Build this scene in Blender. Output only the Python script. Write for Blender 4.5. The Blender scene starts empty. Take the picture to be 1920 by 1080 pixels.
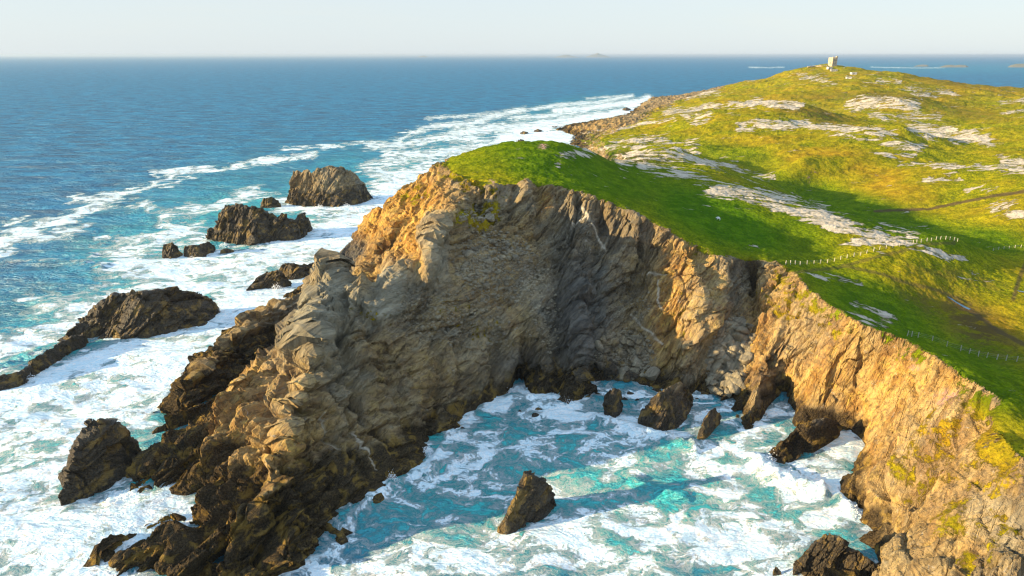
import bpy, math, random
import numpy as np
from mathutils import Vector, Matrix
from mathutils.bvhtree import BVHTree
random.seed(7)
R = np.random.default_rng(11)
PI = math.pi
S = 0.75                       # design units (camera 100 above the sea) to metres
F = 1280.0
PITCH = math.radians(18.85)
CP, SP = math.cos(PITCH), math.sin(PITCH)
scene = bpy.context.scene
COL = scene.collection

# ------------------------------------------------------------------ plan helpers
def P(px, py, z=0.0):
    """photograph pixel + height (design units) -> design point"""
    a = (px - 960) / F; b = (540 - py) / F
    t = (100 - z) / (SP - b * CP)
    return (a * t, (CP + b * SP) * t, z)
def XY(x, y, z=0.0):
    return (x, y, z)
def project(V):
    x, y, z = V[:, 0] / S, V[:, 1] / S, V[:, 2] / S - 100
    d = y * CP - z * SP
    up = y * SP + z * CP
    d = np.maximum(d, 1.0)
    return 960 + F * x / d, 540 - F * up / d
def lerp_line(pts, n=None, step=0.5):
    out = []
    for p, q in zip(pts[:-1], pts[1:]):
        p = np.array(p, float); q = np.array(q, float)
        k = max(2, int(np.linalg.norm((q - p)[:2]) / step) + 1)
        t = np.linspace(0, 1, k)[:, None]
        out.append(p + (q - p) * t)
    return np.vstack(out)
def inside(poly, x, y):
    poly = np.array(poly, float)[:, :2]
    r = np.zeros(x.shape, bool)
    n = len(poly)
    for i in range(n):
        x0, y0 = poly[i]; x1, y1 = poly[(i + 1) % n]
        if y0 == y1: continue
        c = (y0 > y) != (y1 > y)
        r ^= c & (x < (x1 - x0) * (y - y0) / (y1 - y0) + x0)
    return r
def smooth(e0, e1, x):
    t = np.clip((x - e0) / (e1 - e0), 0, 1)
    return t * t * (3 - 2 * t)
# ------------------------------------------------------------------ noise
def _h(ix, iy, iz, seed):
    h = (ix * 374761393 + iy * 668265263 + iz * 2147483647 + seed * 974634777) & 0xFFFFFFFF
    h = ((h ^ (h >> 13)) * 1274126177) & 0xFFFFFFFF
    h = ((h ^ (h >> 16)) * 2246822519) & 0xFFFFFFFF
    return h ^ (h >> 15)
def hash01(ix, iy, iz, seed=0):
    return _h(ix.astype(np.int64), iy.astype(np.int64), iz.astype(np.int64), seed) / 4294967295.0
def noise(p, seed=0):
    p = np.asarray(p, float)
    i = np.floor(p).astype(np.int64); f = p - i
    w = f * f * f * (f * (f * 6 - 15) + 10)
    res = 0
    for dx in (0, 1):
        for dy in (0, 1):
            for dz in (0, 1):
                h = _h(i[:, 0] + dx, i[:, 1] + dy, i[:, 2] + dz, seed)
                gx = ((h & 1023) / 511.5) - 1; gy = (((h >> 10) & 1023) / 511.5) - 1; gz = (((h >> 20) & 1023) / 511.5) - 1
                g = gx * (f[:, 0] - dx) + gy * (f[:, 1] - dy) + gz * (f[:, 2] - dz)
                res = res + g * (w[:, 0] if dx else 1 - w[:, 0]) * (w[:, 1] if dy else 1 - w[:, 1]) * (w[:, 2] if dz else 1 - w[:, 2])
    return res * 1.3
def fbm(p, oct=4, seed=0, gain=.5):
    r = 0; a = 1.0; q = np.array(p, float)
    for k in range(oct):
        r = r + a * noise(q, seed + k); q = q * 2.03 + 17.1; a *= gain
    return r
# ------------------------------------------------------------------ solving a height field
def laplace(h, fixed):
    """fill the free cells of h smoothly between the fixed ones, coarse to fine"""
    lev = []
    H, M = h.copy(), fixed.copy()
    hs, ms = [H], [M]
    while min(H.shape) > 24:
        n0, n1 = H.shape[0] // 2 * 2, H.shape[1] // 2 * 2
        w = M[:n0, :n1].astype(float); v = H[:n0, :n1] * w
        W = w[0::2, 0::2] + w[1::2, 0::2] + w[0::2, 1::2] + w[1::2, 1::2]
        Vv = v[0::2, 0::2] + v[1::2, 0::2] + v[0::2, 1::2] + v[1::2, 1::2]
        H = Vv / np.maximum(W, 1e-9); M = W > 0
        hs.append(H); ms.append(M)
    cur = np.where(ms[-1], hs[-1], hs[-1][ms[-1]].mean() if ms[-1].any() else 0)
    for L in range(len(hs) - 1, -1, -1):
        Hh, Mm = hs[L], ms[L]
        if L < len(hs) - 1:
            up = np.repeat(np.repeat(cur, 2, 0), 2, 1)
            up = np.pad(up, ((0, max(0, Hh.shape[0] - up.shape[0])), (0, max(0, Hh.shape[1] - up.shape[1]))), mode='edge')[:Hh.shape[0], :Hh.shape[1]]
            cur = up
        cur = np.where(Mm, Hh, cur)
        for it in range(90 if L else 140):
            p = np.pad(cur, 1, mode='edge')
            a = (p[:-2, 1:-1] + p[2:, 1:-1] + p[1:-1, :-2] + p[1:-1, 2:]) * .25
            cur = np.where(Mm, Hh, a)
    return cur
# ------------------------------------------------------------------ mesh refinement
def refine(V, T, k, iters=5, zmin=-2.0, kmin=.25):
    """split edges longer than k * distance (or kmin)"""
    for it in range(iters):
        e = np.vstack([T[:, [0, 1]], T[:, [1, 2]], T[:, [2, 0]]])
        es = np.sort(e, 1)
        key = es[:, 0].astype(np.int64) * (len(V) + 1) + es[:, 1]
        uq, inv = np.unique(key, return_inverse=True)
        a = (uq // (len(V) + 1)).astype(np.int64); b = (uq % (len(V) + 1)).astype(np.int64)
        d = V[a, :3] - V[b, :3]
        mid = (V[a] + V[b]) * .5
        dist = np.sqrt(mid[:, 0] ** 2 + mid[:, 1] ** 2 + (mid[:, 2] - 75) ** 2)
        flag = (np.sqrt((d ** 2).sum(1)) > np.maximum(k * dist, kmin)) & (mid[:, 2] > zmin)
        if not flag.any(): break
        idx = np.full(len(uq), -1, np.int64)
        idx[flag] = len(V) + np.arange(flag.sum())
        V = np.vstack([V, mid[flag]])
        m = idx[inv].reshape(3, -1).T           # per triangle: mid of edge 01,12,20
        cnt = (m >= 0).sum(1)
        out = [T[cnt == 0]]
        s = cnt == 3
        t, q = T[s], m[s]
        out += [np.c_[t[:, 0], q[:, 0], q[:, 2]], np.c_[q[:, 0], t[:, 1], q[:, 1]], np.c_[q[:, 2], q[:, 1], t[:, 2]], q]
        for r in range(3):                       # one edge flagged: edge r
            s = (cnt == 1) & (m[:, r] >= 0)
            t = np.roll(T[s], -r, 1); q = m[s][:, r]
            out += [np.c_[t[:, 0], q, t[:, 2]], np.c_[q, t[:, 1], t[:, 2]]]
        for r in range(3):                       # two flagged, edge r free
            s = (cnt == 2) & (m[:, r] < 0)
            t = np.roll(T[s], -r, 1); q = np.roll(m[s], -r, 1)   # free edge is 01; mids on 12 and 20
            out += [np.c_[t[:, 0], t[:, 1], q[:, 1]], np.c_[t[:, 0], q[:, 1], q[:, 2]], np.c_[q[:, 2], q[:, 1], t[:, 2]]]
        T = np.vstack(out)
    return V, T
def vnormals(V, T):
    n = np.cross(V[T[:, 1], :3] - V[T[:, 0], :3], V[T[:, 2], :3] - V[T[:, 0], :3])
    N = np.stack([sum(np.bincount(T[:, k], n[:, c], len(V)) for k in range(3)) for c in range(3)], 1)
    return N / np.maximum(np.linalg.norm(N, axis=1, keepdims=True), 1e-9)
def compact(V, T):
    used = np.unique(T); mp = np.full(len(V), -1, np.int64); mp[used] = np.arange(len(used))
    return V[used], mp[T]
def np_mesh(name, V, T, mat=None, attrs=None, smooth_shade=False, parent=None, obj=True):
    me = bpy.data.meshes.new(name)
    me.vertices.add(len(V)); me.vertices.foreach_set('co', np.ascontiguousarray(V[:, :3], dtype=np.float32).ravel())
    k = T.shape[1]
    me.loops.add(len(T) * k); me.loops.foreach_set('vertex_index', np.ascontiguousarray(T, dtype=np.int32).ravel())
    me.polygons.add(len(T)); me.polygons.foreach_set('loop_start', np.arange(0, len(T) * k, k, dtype=np.int32))
    me.polygons.foreach_set('use_smooth', np.full(len(T), smooth_shade))
    me.update(calc_edges=True)
    for n, v in (attrs or {}).items():
        a = me.attributes.new(n, 'FLOAT', 'POINT'); a.data.foreach_set('value', np.asarray(v, dtype=np.float32))
    if mat: me.materials.append(mat)
    if not obj: return me
    o = bpy.data.objects.new(name, me); COL.objects.link(o)
    if parent: o.parent = parent
    return o
def tag(o, label=None, cat=None, group=None, kind=None):
    if label: o['label'] = label
    if cat: o['category'] = cat
    if group: o['group'] = group
    if kind: o['kind'] = kind
    return o
# ------------------------------------------------------------------ rock relief
def unit(v):
    v = np.array(v, float); return v / np.linalg.norm(v)
N1 = unit((.78, -.54, -.31))            # bedding normal
N2 = unit(np.cross(N1, (0.35, .1, .93)))
N3 = np.cross(N1, N2)
LEVELS = ((2.3, 5, 3.8, .42), (.95, 2.1, 1.6, .26))
SLABS = ((6.2, 26, 14, 1.3), (2.2, 9, 5., .85))
def slabs(q, seed):
    out = np.zeros(len(q))
    for s0 in range(0, len(q), 200000):
        c = q[s0:s0 + 200000]; i = np.floor(c).astype(np.int64)
        best = np.full(len(c), 9.); sec = np.full(len(c), 9.); val = np.zeros(len(c))
        for dx in (-1, 0, 1):
            for dy in (-1, 0, 1):
                for dz in (-1, 0, 1):
                    h = _h(i[:, 0] + dx, i[:, 1] + dy, i[:, 2] + dz, seed)
                    h2 = _h(i[:, 0] + dx, i[:, 1] + dy, i[:, 2] + dz, seed + 7)
                    vx = c[:, 0] - i[:, 0] - dx - (h & 1023) / 1023.; vy = c[:, 1] - i[:, 1] - dy - ((h >> 10) & 1023) / 1023.; vz = c[:, 2] - i[:, 2] - dz - ((h >> 20) & 1023) / 1023.
                    r = vx * vx + vy * vy + vz * vz
                    k0 = (h2 & 255) / 127.5 - 1; k1 = ((h2 >> 8) & 255) / 127.5 - 1; k2 = ((h2 >> 16) & 255) / 127.5 - 1; k3 = ((h2 >> 24) & 255) / 127.5 - 1
                    v = k0 * .62 + vx * (.5 + k1 * .9) + vy * k2 * .95 + vz * k3 * .95
                    n_ = r < best
                    sec = np.where(n_, best, np.minimum(sec, r)); best = np.where(n_, r, best); val = np.where(n_, v, val)
        e = np.sqrt(sec) - np.sqrt(best)
        out[s0:s0 + 200000] = val - .38 * np.exp(-(e / .07) ** 2)
    return out
def relief(p, scale=1.0, levels=LEVELS, warp=1.0, slab=1.0):
    """blocky, bedded rock relief at the points p, metres: tilted facets, joints and bedding steps"""
    w = np.stack([fbm(p / 30., 2, 5), fbm(p / 30., 2, 15), fbm(p / 30., 2, 25)], 1)
    q = p + 3.4 * w * warp
    w2 = np.stack([noise(p / 4.1, 7), noise(p / 4.1, 17), noise(p / 4.1, 27)], 1)
    q = q + .3 * w2 * warp
    a, b, c = q @ N1, q @ N2, q @ N3
    z0 = np.zeros(len(p))
    a = a + 3.2 * noise(np.stack([a / 6.3, z0, z0], 1), 130) + .9 * noise(np.stack([a / 2.1, z0 + 3, z0], 1), 131)
    b = b + 7 * noise(np.stack([b / 17., a / 30., z0], 1), 132)
    zone = np.clip(.75 + .9 * noise(p / 24., 133), .25, 1.4)
    d = np.zeros(len(p))
    for i, (l1, l2, l3, amp) in enumerate(SLABS):
        d += amp * slab * slabs(np.stack([a / l1, b / l2, c / l3], 1), 500 + i)
    for i, (l1, l2, l3, amp) in enumerate(levels):
        ia = np.floor(a / l1 + .35 * np.sin(b / l2 * 1.7)); ja = hash01(ia, ia * 0, ia * 0, 50 + i)
        fb0 = b / l2 + ja * 5 + .25 * a / l1; fc0 = c / l3 + ja * 9
        ib = np.floor(fb0); ic = np.floor(fc0 + .4 * hash01(ia, ib, ib * 0, 60 + i))
        fa = np.clip(a / l1 + .35 * np.sin(b / l2 * 1.7) - ia, 0, 1); fb = fb0 - ib; fc = np.clip(fc0 - ic, -1, 1)
        k1, k2, k3, k4 = (hash01(ia, ib, ic, 70 + 10 * m + i) * 2 - 1 for m in range(4))
        d += amp * (k1 * .55 + (ja * 2 - 1) * .35 + (fa - .5) * (.6 + .7 * k2) + (fb - .5) * .9 * k3 + (fc - .5) * .8 * k4)
        edge = np.minimum(fa, 1 - fa)
        d -= amp * .5 * np.exp(-(edge * l1 / (.07 * l1 + .08)) ** 2)
    st = np.stack([a / 1.5, b / 14., c / 9.], 1)
    d += .20 * zone * (1 - 2 * np.abs(fbm(st, 3, 33, .5)))
    d += .12 * fbm(p / 1.3, 3, 41)
    return d * scale * (.6 + .4 * zone)
# ------------------------------------------------------------------ node helpers
class NT:
    def __init__(s, tree): s.t = tree; s.n = tree.nodes; s.l = tree.links
    def put(s, sock, v):
        if isinstance(v, bpy.types.NodeSocket): s.l.new(v, sock)
        elif v is not None:
            if isinstance(v, (tuple, list)) and len(v) == 3 and sock.type == 'RGBA': v = (*v, 1)
            sock.default_value = v
    def node(s, ty, inp=None, **kw):
        n = s.n.new(ty)
        for k, v in kw.items(): setattr(n, k, v)
        for k, v in (inp or {}).items(): s.put(n.inputs[k], v)
        return n
    def m(s, op, a, b=None, c=None, clamp=False):
        n = s.node('ShaderNodeMath', operation=op, use_clamp=clamp)
        for i, v in enumerate((a, b, c)):
            if v is not None: s.put(n.inputs[i], v)
        return n.outputs[0]
    def mix(s, f, a, b, mode='MIX'):
        n = s.node('ShaderNodeMix', data_type='RGBA', blend_type=mode, clamp_factor=True)
        s.put(n.inputs[0], f); s.put(n.inputs[6], a); s.put(n.inputs[7], b)
        return n.outputs[2]
    def ss(s, e0, e1, x):
        n = s.node('ShaderNodeMapRange', interpolation_type='SMOOTHSTEP')
        s.put(n.inputs[0], x); s.put(n.inputs[1], e0); s.put(n.inputs[2], e1)
        return n.outputs[0]
    def attr(s, name): return s.node('ShaderNodeAttribute', attribute_name=name).outputs['Fac']
    def noise(s, vec, scale, detail=4, rough=.5, dist=0, lac=2.0):
        n = s.node('ShaderNodeTexNoise', {'Vector': vec, 'Scale': scale, 'Detail': detail, 'Roughness': rough, 'Distortion': dist, 'Lacunarity': lac})
        return n.outputs[0]
    def vor(s, vec, scale, feature='F1', rnd=1.0, out=0):
        n = s.node('ShaderNodeTexVoronoi', {'Vector': vec, 'Scale': scale, 'Randomness': rnd}, feature=feature)
        return n.outputs[out]
    def mapv(s, vec, scale=(1, 1, 1), rot=(0, 0, 0), loc=(0, 0, 0)):
        n = s.node('ShaderNodeMapping', {'Vector': vec, 'Scale': scale, 'Rotation': rot, 'Location': loc})
        return n.outputs[0]
    def dot(s, vec, v, k=1.0):
        n = s.node('ShaderNodeVectorMath', operation='DOT_PRODUCT'); s.put(n.inputs[0], vec); n.inputs[1].default_value = tuple(float(x) * k for x in v)
        return n.outputs['Value']
    def comb(s, x, y, z):
        n = s.node('ShaderNodeCombineXYZ'); s.put(n.inputs[0], x); s.put(n.inputs[1], y); s.put(n.inputs[2], z); return n.outputs[0]
    def bump(s, h, dist, strength=1.0, nrm=None):
        n = s.node('ShaderNodeBump', {'Height': h, 'Distance': dist, 'Strength': strength})
        if nrm: s.l.new(nrm, n.inputs['Normal'])
        return n.outputs[0]
def new_mat(name):
    m = bpy.data.materials.new(name); m.use_nodes = True; m.node_tree.nodes.clear()
    return m, NT(m.node_tree)
def finish(nt, **inp):
    b = nt.node('ShaderNodeBsdfPrincipled', inp)
    o = nt.node('ShaderNodeOutputMaterial'); nt.l.new(b.outputs[0], o.inputs[0]); return b

def rock_color(nt, pos, warm, wetz, dark=0.0, pale=0.0):
    """returns colour, height for rock"""
    sv = nt.comb(nt.dot(pos, N1), nt.dot(pos, N2, .10), nt.dot(pos, N3, .17))
    big = nt.noise(pos, .06, 3, .55)
    strat = nt.noise(sv, .55, 6, .62, .6)
    sv2 = nt.comb(nt.dot(pos, N1), nt.dot(pos, N2, .38), nt.dot(pos, N3, .5))
    fine = nt.noise(sv2, 1.7, 6, .72, .4)
    grain = nt.noise(pos, 3.5, 6, .7)
    cellw = nt.node('ShaderNodeVectorMath', {0: sv2, 1: nt.node('ShaderNodeTexNoise', {'Vector': pos, 'Scale': .5, 'Detail': 3.0}).outputs[1]}, operation='ADD').outputs[0]
    cr1 = nt.node('ShaderNodeSeparateColor', {0: nt.vor(cellw, .5, 'F1', 1., 1)}); cr2 = nt.node('ShaderNodeSeparateColor', {0: nt.vor(cellw, 1.25, 'F1', 1., 1)})
    lich = nt.noise(pos, .33, 6, .65, .5)
    c = nt.mix(nt.ss(.35, .65, strat), (.18, .145, .085), (.37, .30, .18))
    c = nt.mix(nt.m('MULTIPLY', nt.ss(.45, .62, big), .5), c, (.235, .24, .20))
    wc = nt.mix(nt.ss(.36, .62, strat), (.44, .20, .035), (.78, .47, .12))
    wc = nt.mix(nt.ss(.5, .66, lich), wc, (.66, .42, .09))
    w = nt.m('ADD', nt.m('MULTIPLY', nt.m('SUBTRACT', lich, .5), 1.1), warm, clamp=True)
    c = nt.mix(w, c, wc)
    c = nt.mix(nt.ss(.60, .72, nt.noise(pos, .8, 5, .7, 1.)), c, (.50, .44, .35))
    c = nt.mix(nt.m('MULTIPLY', nt.ss(.52, .40, fine), .55), c, (.075, .058, .04))
    c = nt.mix(pale, c, nt.mix(nt.ss(.35, .65, strat), (.25, .235, .17), (.43, .39, .28)))
    c = nt.mix(nt.m('MULTIPLY', nt.m('SUBTRACT', 1., nt.m('MULTIPLY', nt.m('ADD', cr1.outputs[0], cr2.outputs[0]), .5)), .34), c, (.12, .085, .04))
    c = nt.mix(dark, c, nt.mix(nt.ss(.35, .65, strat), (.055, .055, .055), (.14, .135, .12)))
    z = nt.node('ShaderNodeSeparateXYZ', {0: pos}).outputs[2]
    zz = nt.m('ADD', z, nt.m('MULTIPLY', nt.m('SUBTRACT', nt.noise(pos, .22, 5, .6), .5), 9.))
    wet = nt.ss(nt.m('ADD', wetz, 3.2), wetz, zz)
    dk = nt.mix(nt.ss(.4, .62, grain), (.022, .018, .013), (.095, .066, .034))
    dk = nt.mix(nt.ss(.50, .62, lich), dk, (.24, .15, .035))
    c = nt.mix(nt.m('MULTIPLY', wet, .93), c, dk)
    hgt = nt.m('ADD', nt.m('MULTIPLY', strat, .5), nt.m('ADD', nt.m('MULTIPLY', fine, .75), nt.m('MULTIPLY', grain, .28)))
    crk = nt.ss(.0, .07, nt.vor(nt.node('ShaderNodeVectorMath', {0: sv, 1: nt.comb(nt.m('MULTIPLY', lich, 1.2), big, lich)}, operation='ADD').outputs[0], .85, 'DISTANCE_TO_EDGE'))
    blk = nt.m('SUBTRACT', 1., cr1.outputs[1]); blk2 = nt.m('SUBTRACT', 1., cr2.outputs[1])
    hgt = nt.m('SUBTRACT', hgt, nt.m('ADD', nt.m('MULTIPLY', blk, .55), nt.m('MULTIPLY', blk2, .30)))
    hgt = nt.m('ADD', hgt, nt.m('MULTIPLY', crk, .22))
    return c, hgt, wet
def rock_material(name, wetz, warm=.25, pale=0.):
    m, nt = new_mat(name)
    pos = nt.node('ShaderNodeNewGeometry').outputs['Position']
    c, h, wet = rock_color(nt, pos, warm, wetz, 0., pale)
    n = nt.bump(h, 1.3, 1.)
    rough = nt.m('SUBTRACT', .9, nt.m('MULTIPLY', wet, .4))
    finish(nt, **{'Base Color': c, 'Roughness': rough, 'Normal': n, 'Specular IOR Level': .35})
    return m
M_STACK = rock_material('sea_rock', 6.5, .15)
M_STACK_LOW = rock_material('wet_rock', 16.0, .1)
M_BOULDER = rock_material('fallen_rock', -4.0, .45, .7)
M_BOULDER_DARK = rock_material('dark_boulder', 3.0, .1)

def land_material():
    m, nt = new_mat('headland')
    geo = nt.node('ShaderNodeNewGeometry'); pos = geo.outputs['Position']
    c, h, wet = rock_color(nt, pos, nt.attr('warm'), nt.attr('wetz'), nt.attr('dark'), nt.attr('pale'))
    # grass
    n1 = nt.noise(pos, .035, 5, .6, .4); n2 = nt.noise(pos, .22, 6, .65, .3); n3 = nt.noise(pos, 1.6, 5, .7)
    g = nt.mix(nt.ss(.36, .62, n2), (.155, .180, .005), (.35, .315, .007))
    g = nt.mix(nt.m('MULTIPLY', nt.ss(.5, .68, n3), .7), g, (.45, .36, .010))
    g = nt.mix(nt.m('MULTIPLY', nt.ss(.50, .38, nt.noise(pos, .9, 7, .75, .4)), .75), g, (.085, .085, .008))
    dry = nt.m('ADD', nt.attr('dry'), nt.m('MULTIPLY', nt.m('SUBTRACT', n1, .5), 2.6), clamp=True)
    dryc = nt.mix(nt.ss(.4, .62, n2), (.32, .19, .012), (.50, .33, .016))
    dryc = nt.mix(nt.ss(.50, .64, n3), dryc, (.12, .065, .012))
    g = nt.mix(dry, g, dryc)
    lush_shade = nt.attr('lush_shade')
    g = nt.mix(lush_shade, g, nt.mix(nt.ss(.4, .65, n2), (.05, .125, .002), (.10, .19, .004)))
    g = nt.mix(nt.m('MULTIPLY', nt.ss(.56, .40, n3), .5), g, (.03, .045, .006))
    g = nt.mix(nt.m('MULTIPLY', nt.attr('heath'), nt.ss(.38, .55, n2)), g, (.085, .055, .022))
    g = nt.mix(nt.attr('path'), g, (.09, .062, .03))
    # pale outcrop showing through turf
    ov = nt.mapv(pos, (.42, 1.5, 1.2), (0, 0, math.radians(20)))
    on = nt.noise(ov, .13, 10, .68, .5)
    of = nt.ss(.50, .60, nt.m('ADD', nt.m('MULTIPLY', nt.m('SUBTRACT', on, .5), 3.6), nt.m('MULTIPLY', nt.attr('outcrop'), .80)))
    oc = nt.mix(nt.ss(.30, .60, nt.noise(ov, .42, 8, .72)), (.30, .25, .17), (.60, .51, .38))
    oc = nt.mix(nt.m('MULTIPLY', nt.ss(.46, .38, nt.noise(ov, .30, 8, .74, .5)), .9), oc, (.12, .11, .03))
    g = nt.mix(of, g, oc)
    pk = nt.m('MULTIPLY', nt.attr('pink'), nt.ss(.45, .6, nt.noise(pos, 1.3, 4, .7)))
    g = nt.mix(pk, g, (.55, .27, .28))
    gm = nt.ss(.42, .58, nt.m('ADD', nt.m('MULTIPLY', nt.m('SUBTRACT', nt.noise(pos, .33, 8, .74), .5), 2.3), nt.attr('grass')))
    c = nt.mix(nt.m('MULTIPLY', pk, .8), c, (.5, .27, .26))
    c = nt.mix(nt.m('MULTIPLY', nt.attr('vein'), .8), c, (.62, .54, .40))
    col = nt.mix(gm, c, g)
    gh = nt.m('ADD', nt.m('MULTIPLY', n3, .35), nt.m('ADD', nt.m('MULTIPLY', nt.noise(pos, 4.5, 4, .7), .16), nt.m('MULTIPLY', on, nt.m('MULTIPLY', of, 1.6))))
    hh = nt.node('ShaderNodeMix', {0: gm, 2: nt.m('MULTIPLY', h, 1.35), 3: nt.m('MULTIPLY', gh, 1.2)}, data_type='FLOAT').outputs[0]
    n = nt.bump(hh, 1.0, .9)
    rough = nt.m('SUBTRACT', .93, nt.m('MULTIPLY', nt.m('MULTIPLY', wet, nt.m('SUBTRACT', 1., gm)), .35))
    finish(nt, **{'Base Color': col, 'Roughness': rough, 'Normal': n, 'Specular IOR Level': .0})
    return m

# ------------------------------------------------------------------ masks painted at places
def blob(px, py, x, y, rx, ry, ang=0, soft=.5):
    c, s_ = math.cos(math.radians(ang)), math.sin(math.radians(ang))
    dx, dy = px - x, py - y
    u = (dx * c + dy * s_) / rx; v = (-dx * s_ + dy * c) / ry
    return smooth(1 + soft, 1 - soft, np.sqrt(u * u + v * v))
def stroke(px, py, pts, w, soft=.5):
    """pts: (x, y) or (x, y, width factor)"""
    best = np.zeros(px.shape)
    for p, q in zip(pts[:-1], pts[1:]):
        w0 = w * (p[2] if len(p) > 2 else 1); w1 = w * (q[2] if len(q) > 2 else 1)
        dx, dy = q[0] - p[0], q[1] - p[1]
        mx = max(w0, w1) * 2
        s = np.nonzero((px > min(p[0], q[0]) - mx) & (px < max(p[0], q[0]) + mx) & (py > min(p[1], q[1]) - mx) & (py < max(p[1], q[1]) + mx))[0]
        if not len(s): continue
        X, Y = px[s], py[s]
        t = np.clip(((X - p[0]) * dx + (Y - p[1]) * dy) / (dx * dx + dy * dy + 1e-9), 0, 1)
        d = np.hypot(X - p[0] - t * dx, Y - p[1] - t * dy) / (w0 + (w1 - w0) * t)
        best[s] = np.maximum(best[s], smooth(1 + soft, 1 - soft, d))
    return best

# ------------------------------------------------------------------ THE HEADLAND
COAST = [XY(28, 40), XY(38, 80), P(1500, 1092), P(1560, 1075), P(1598, 1015), P(1614, 966), P(1590, 948), P(1556, 940), P(1575, 915),
    P(1600, 885), P(1608, 838), P(1596, 806), P(1558, 806), P(1534, 832), P(1518, 852), P(1510, 882), P(1490, 892), P(1462, 882), P(1436, 860), P(1452, 838), P(1478, 806), P(1478, 774),
    P(1450, 752), P(1425, 790), P(1405, 824), P(1384, 820), P(1378, 775), P(1340, 748), P(1300, 738), P(1240, 738), P(1200, 732), P(1130, 718),
    P(1108, 722), P(1085, 748), P(1040, 758), P(985, 736), P(960, 733), P(930, 748), P(905, 775), P(870, 792), P(850, 815), P(805, 825),
    P(798, 862), P(768, 884), P(722, 905), P(715, 937), P(690, 952), P(650, 965), P(640, 1008), P(598, 1022), P(545, 1058), P(515, 1085),
    P(500, 1120), P(250, 1120), P(236, 1078), P(188, 1058), P(208, 1028), P(262, 990), P(325, 962), P(372, 930), P(318, 916), P(250, 932),
    P(228, 915), P(240, 880), P(262, 850), P(276, 828), P(308, 788), P(330, 762), P(300, 772), P(318, 742), P(345, 704), P(385, 672), P(430, 634), P(485, 590),
    P(530, 562), P(575, 535), P(605, 512), P(632, 492), XY(-92, 335), XY(-78, 350), XY(-50, 362), XY(0, 372), XY(35, 378), XY(50, 450),
    XY(52, 560), XY(60, 660), P(1070, 262), P(1066, 250), P(1030, 243), P(1042, 236), P(1100, 229), P(1150, 220), P(1182, 211), P(1190, 204),
    P(1203, 192), P(1214, 187), XY(470, 1800), XY(800, 1950), XY(3200, 2050), XY(3200, 40)]
RIM = [P(830, 305, 55), P(850, 325, 55), P(880, 340, 55), P(930, 350, 54.5), P(1000, 345, 54), P(1060, 350, 53), P(1130, 375, 50),
    P(1190, 400, 46.5), P(1240, 425, 43), P(1290, 455, 39), P(1345, 480, 35), P(1400, 487, 32), P(1450, 492, 31), P(1490, 510, 30),
    P(1520, 545, 30), P(1570, 580, 30), P(1620, 610, 30), P(1680, 628, 30.5), P(1745, 665, 31), P(1800, 700, 32), P(1885, 750, 33),
    P(1835, 782, 29), P(1870, 815, 31), P(1920, 862, 33), XY(87, 85, 33), XY(83, 60, 33), XY(80, 40, 33)]
WEST = [P(1348, 167, 37), P(1295, 181, 27), P(1262, 192, 21), P(1240, 208, 18), P(1190, 234, 18), P(1150, 252, 20), P(1118, 270, 17),
    XY(82, 560, 15), XY(76, 450, 30), XY(60, 392, 42), XY(40, 352, 53), XY(22, 326, 60), XY(-10, 322, 60)]
BACK = [XY(3200, 40, 30), XY(3200, 1700, 30), XY(1000, 1650, 30), XY(520, 1600, 52)]
PLATEAU = RIM + BACK + WEST
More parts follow.
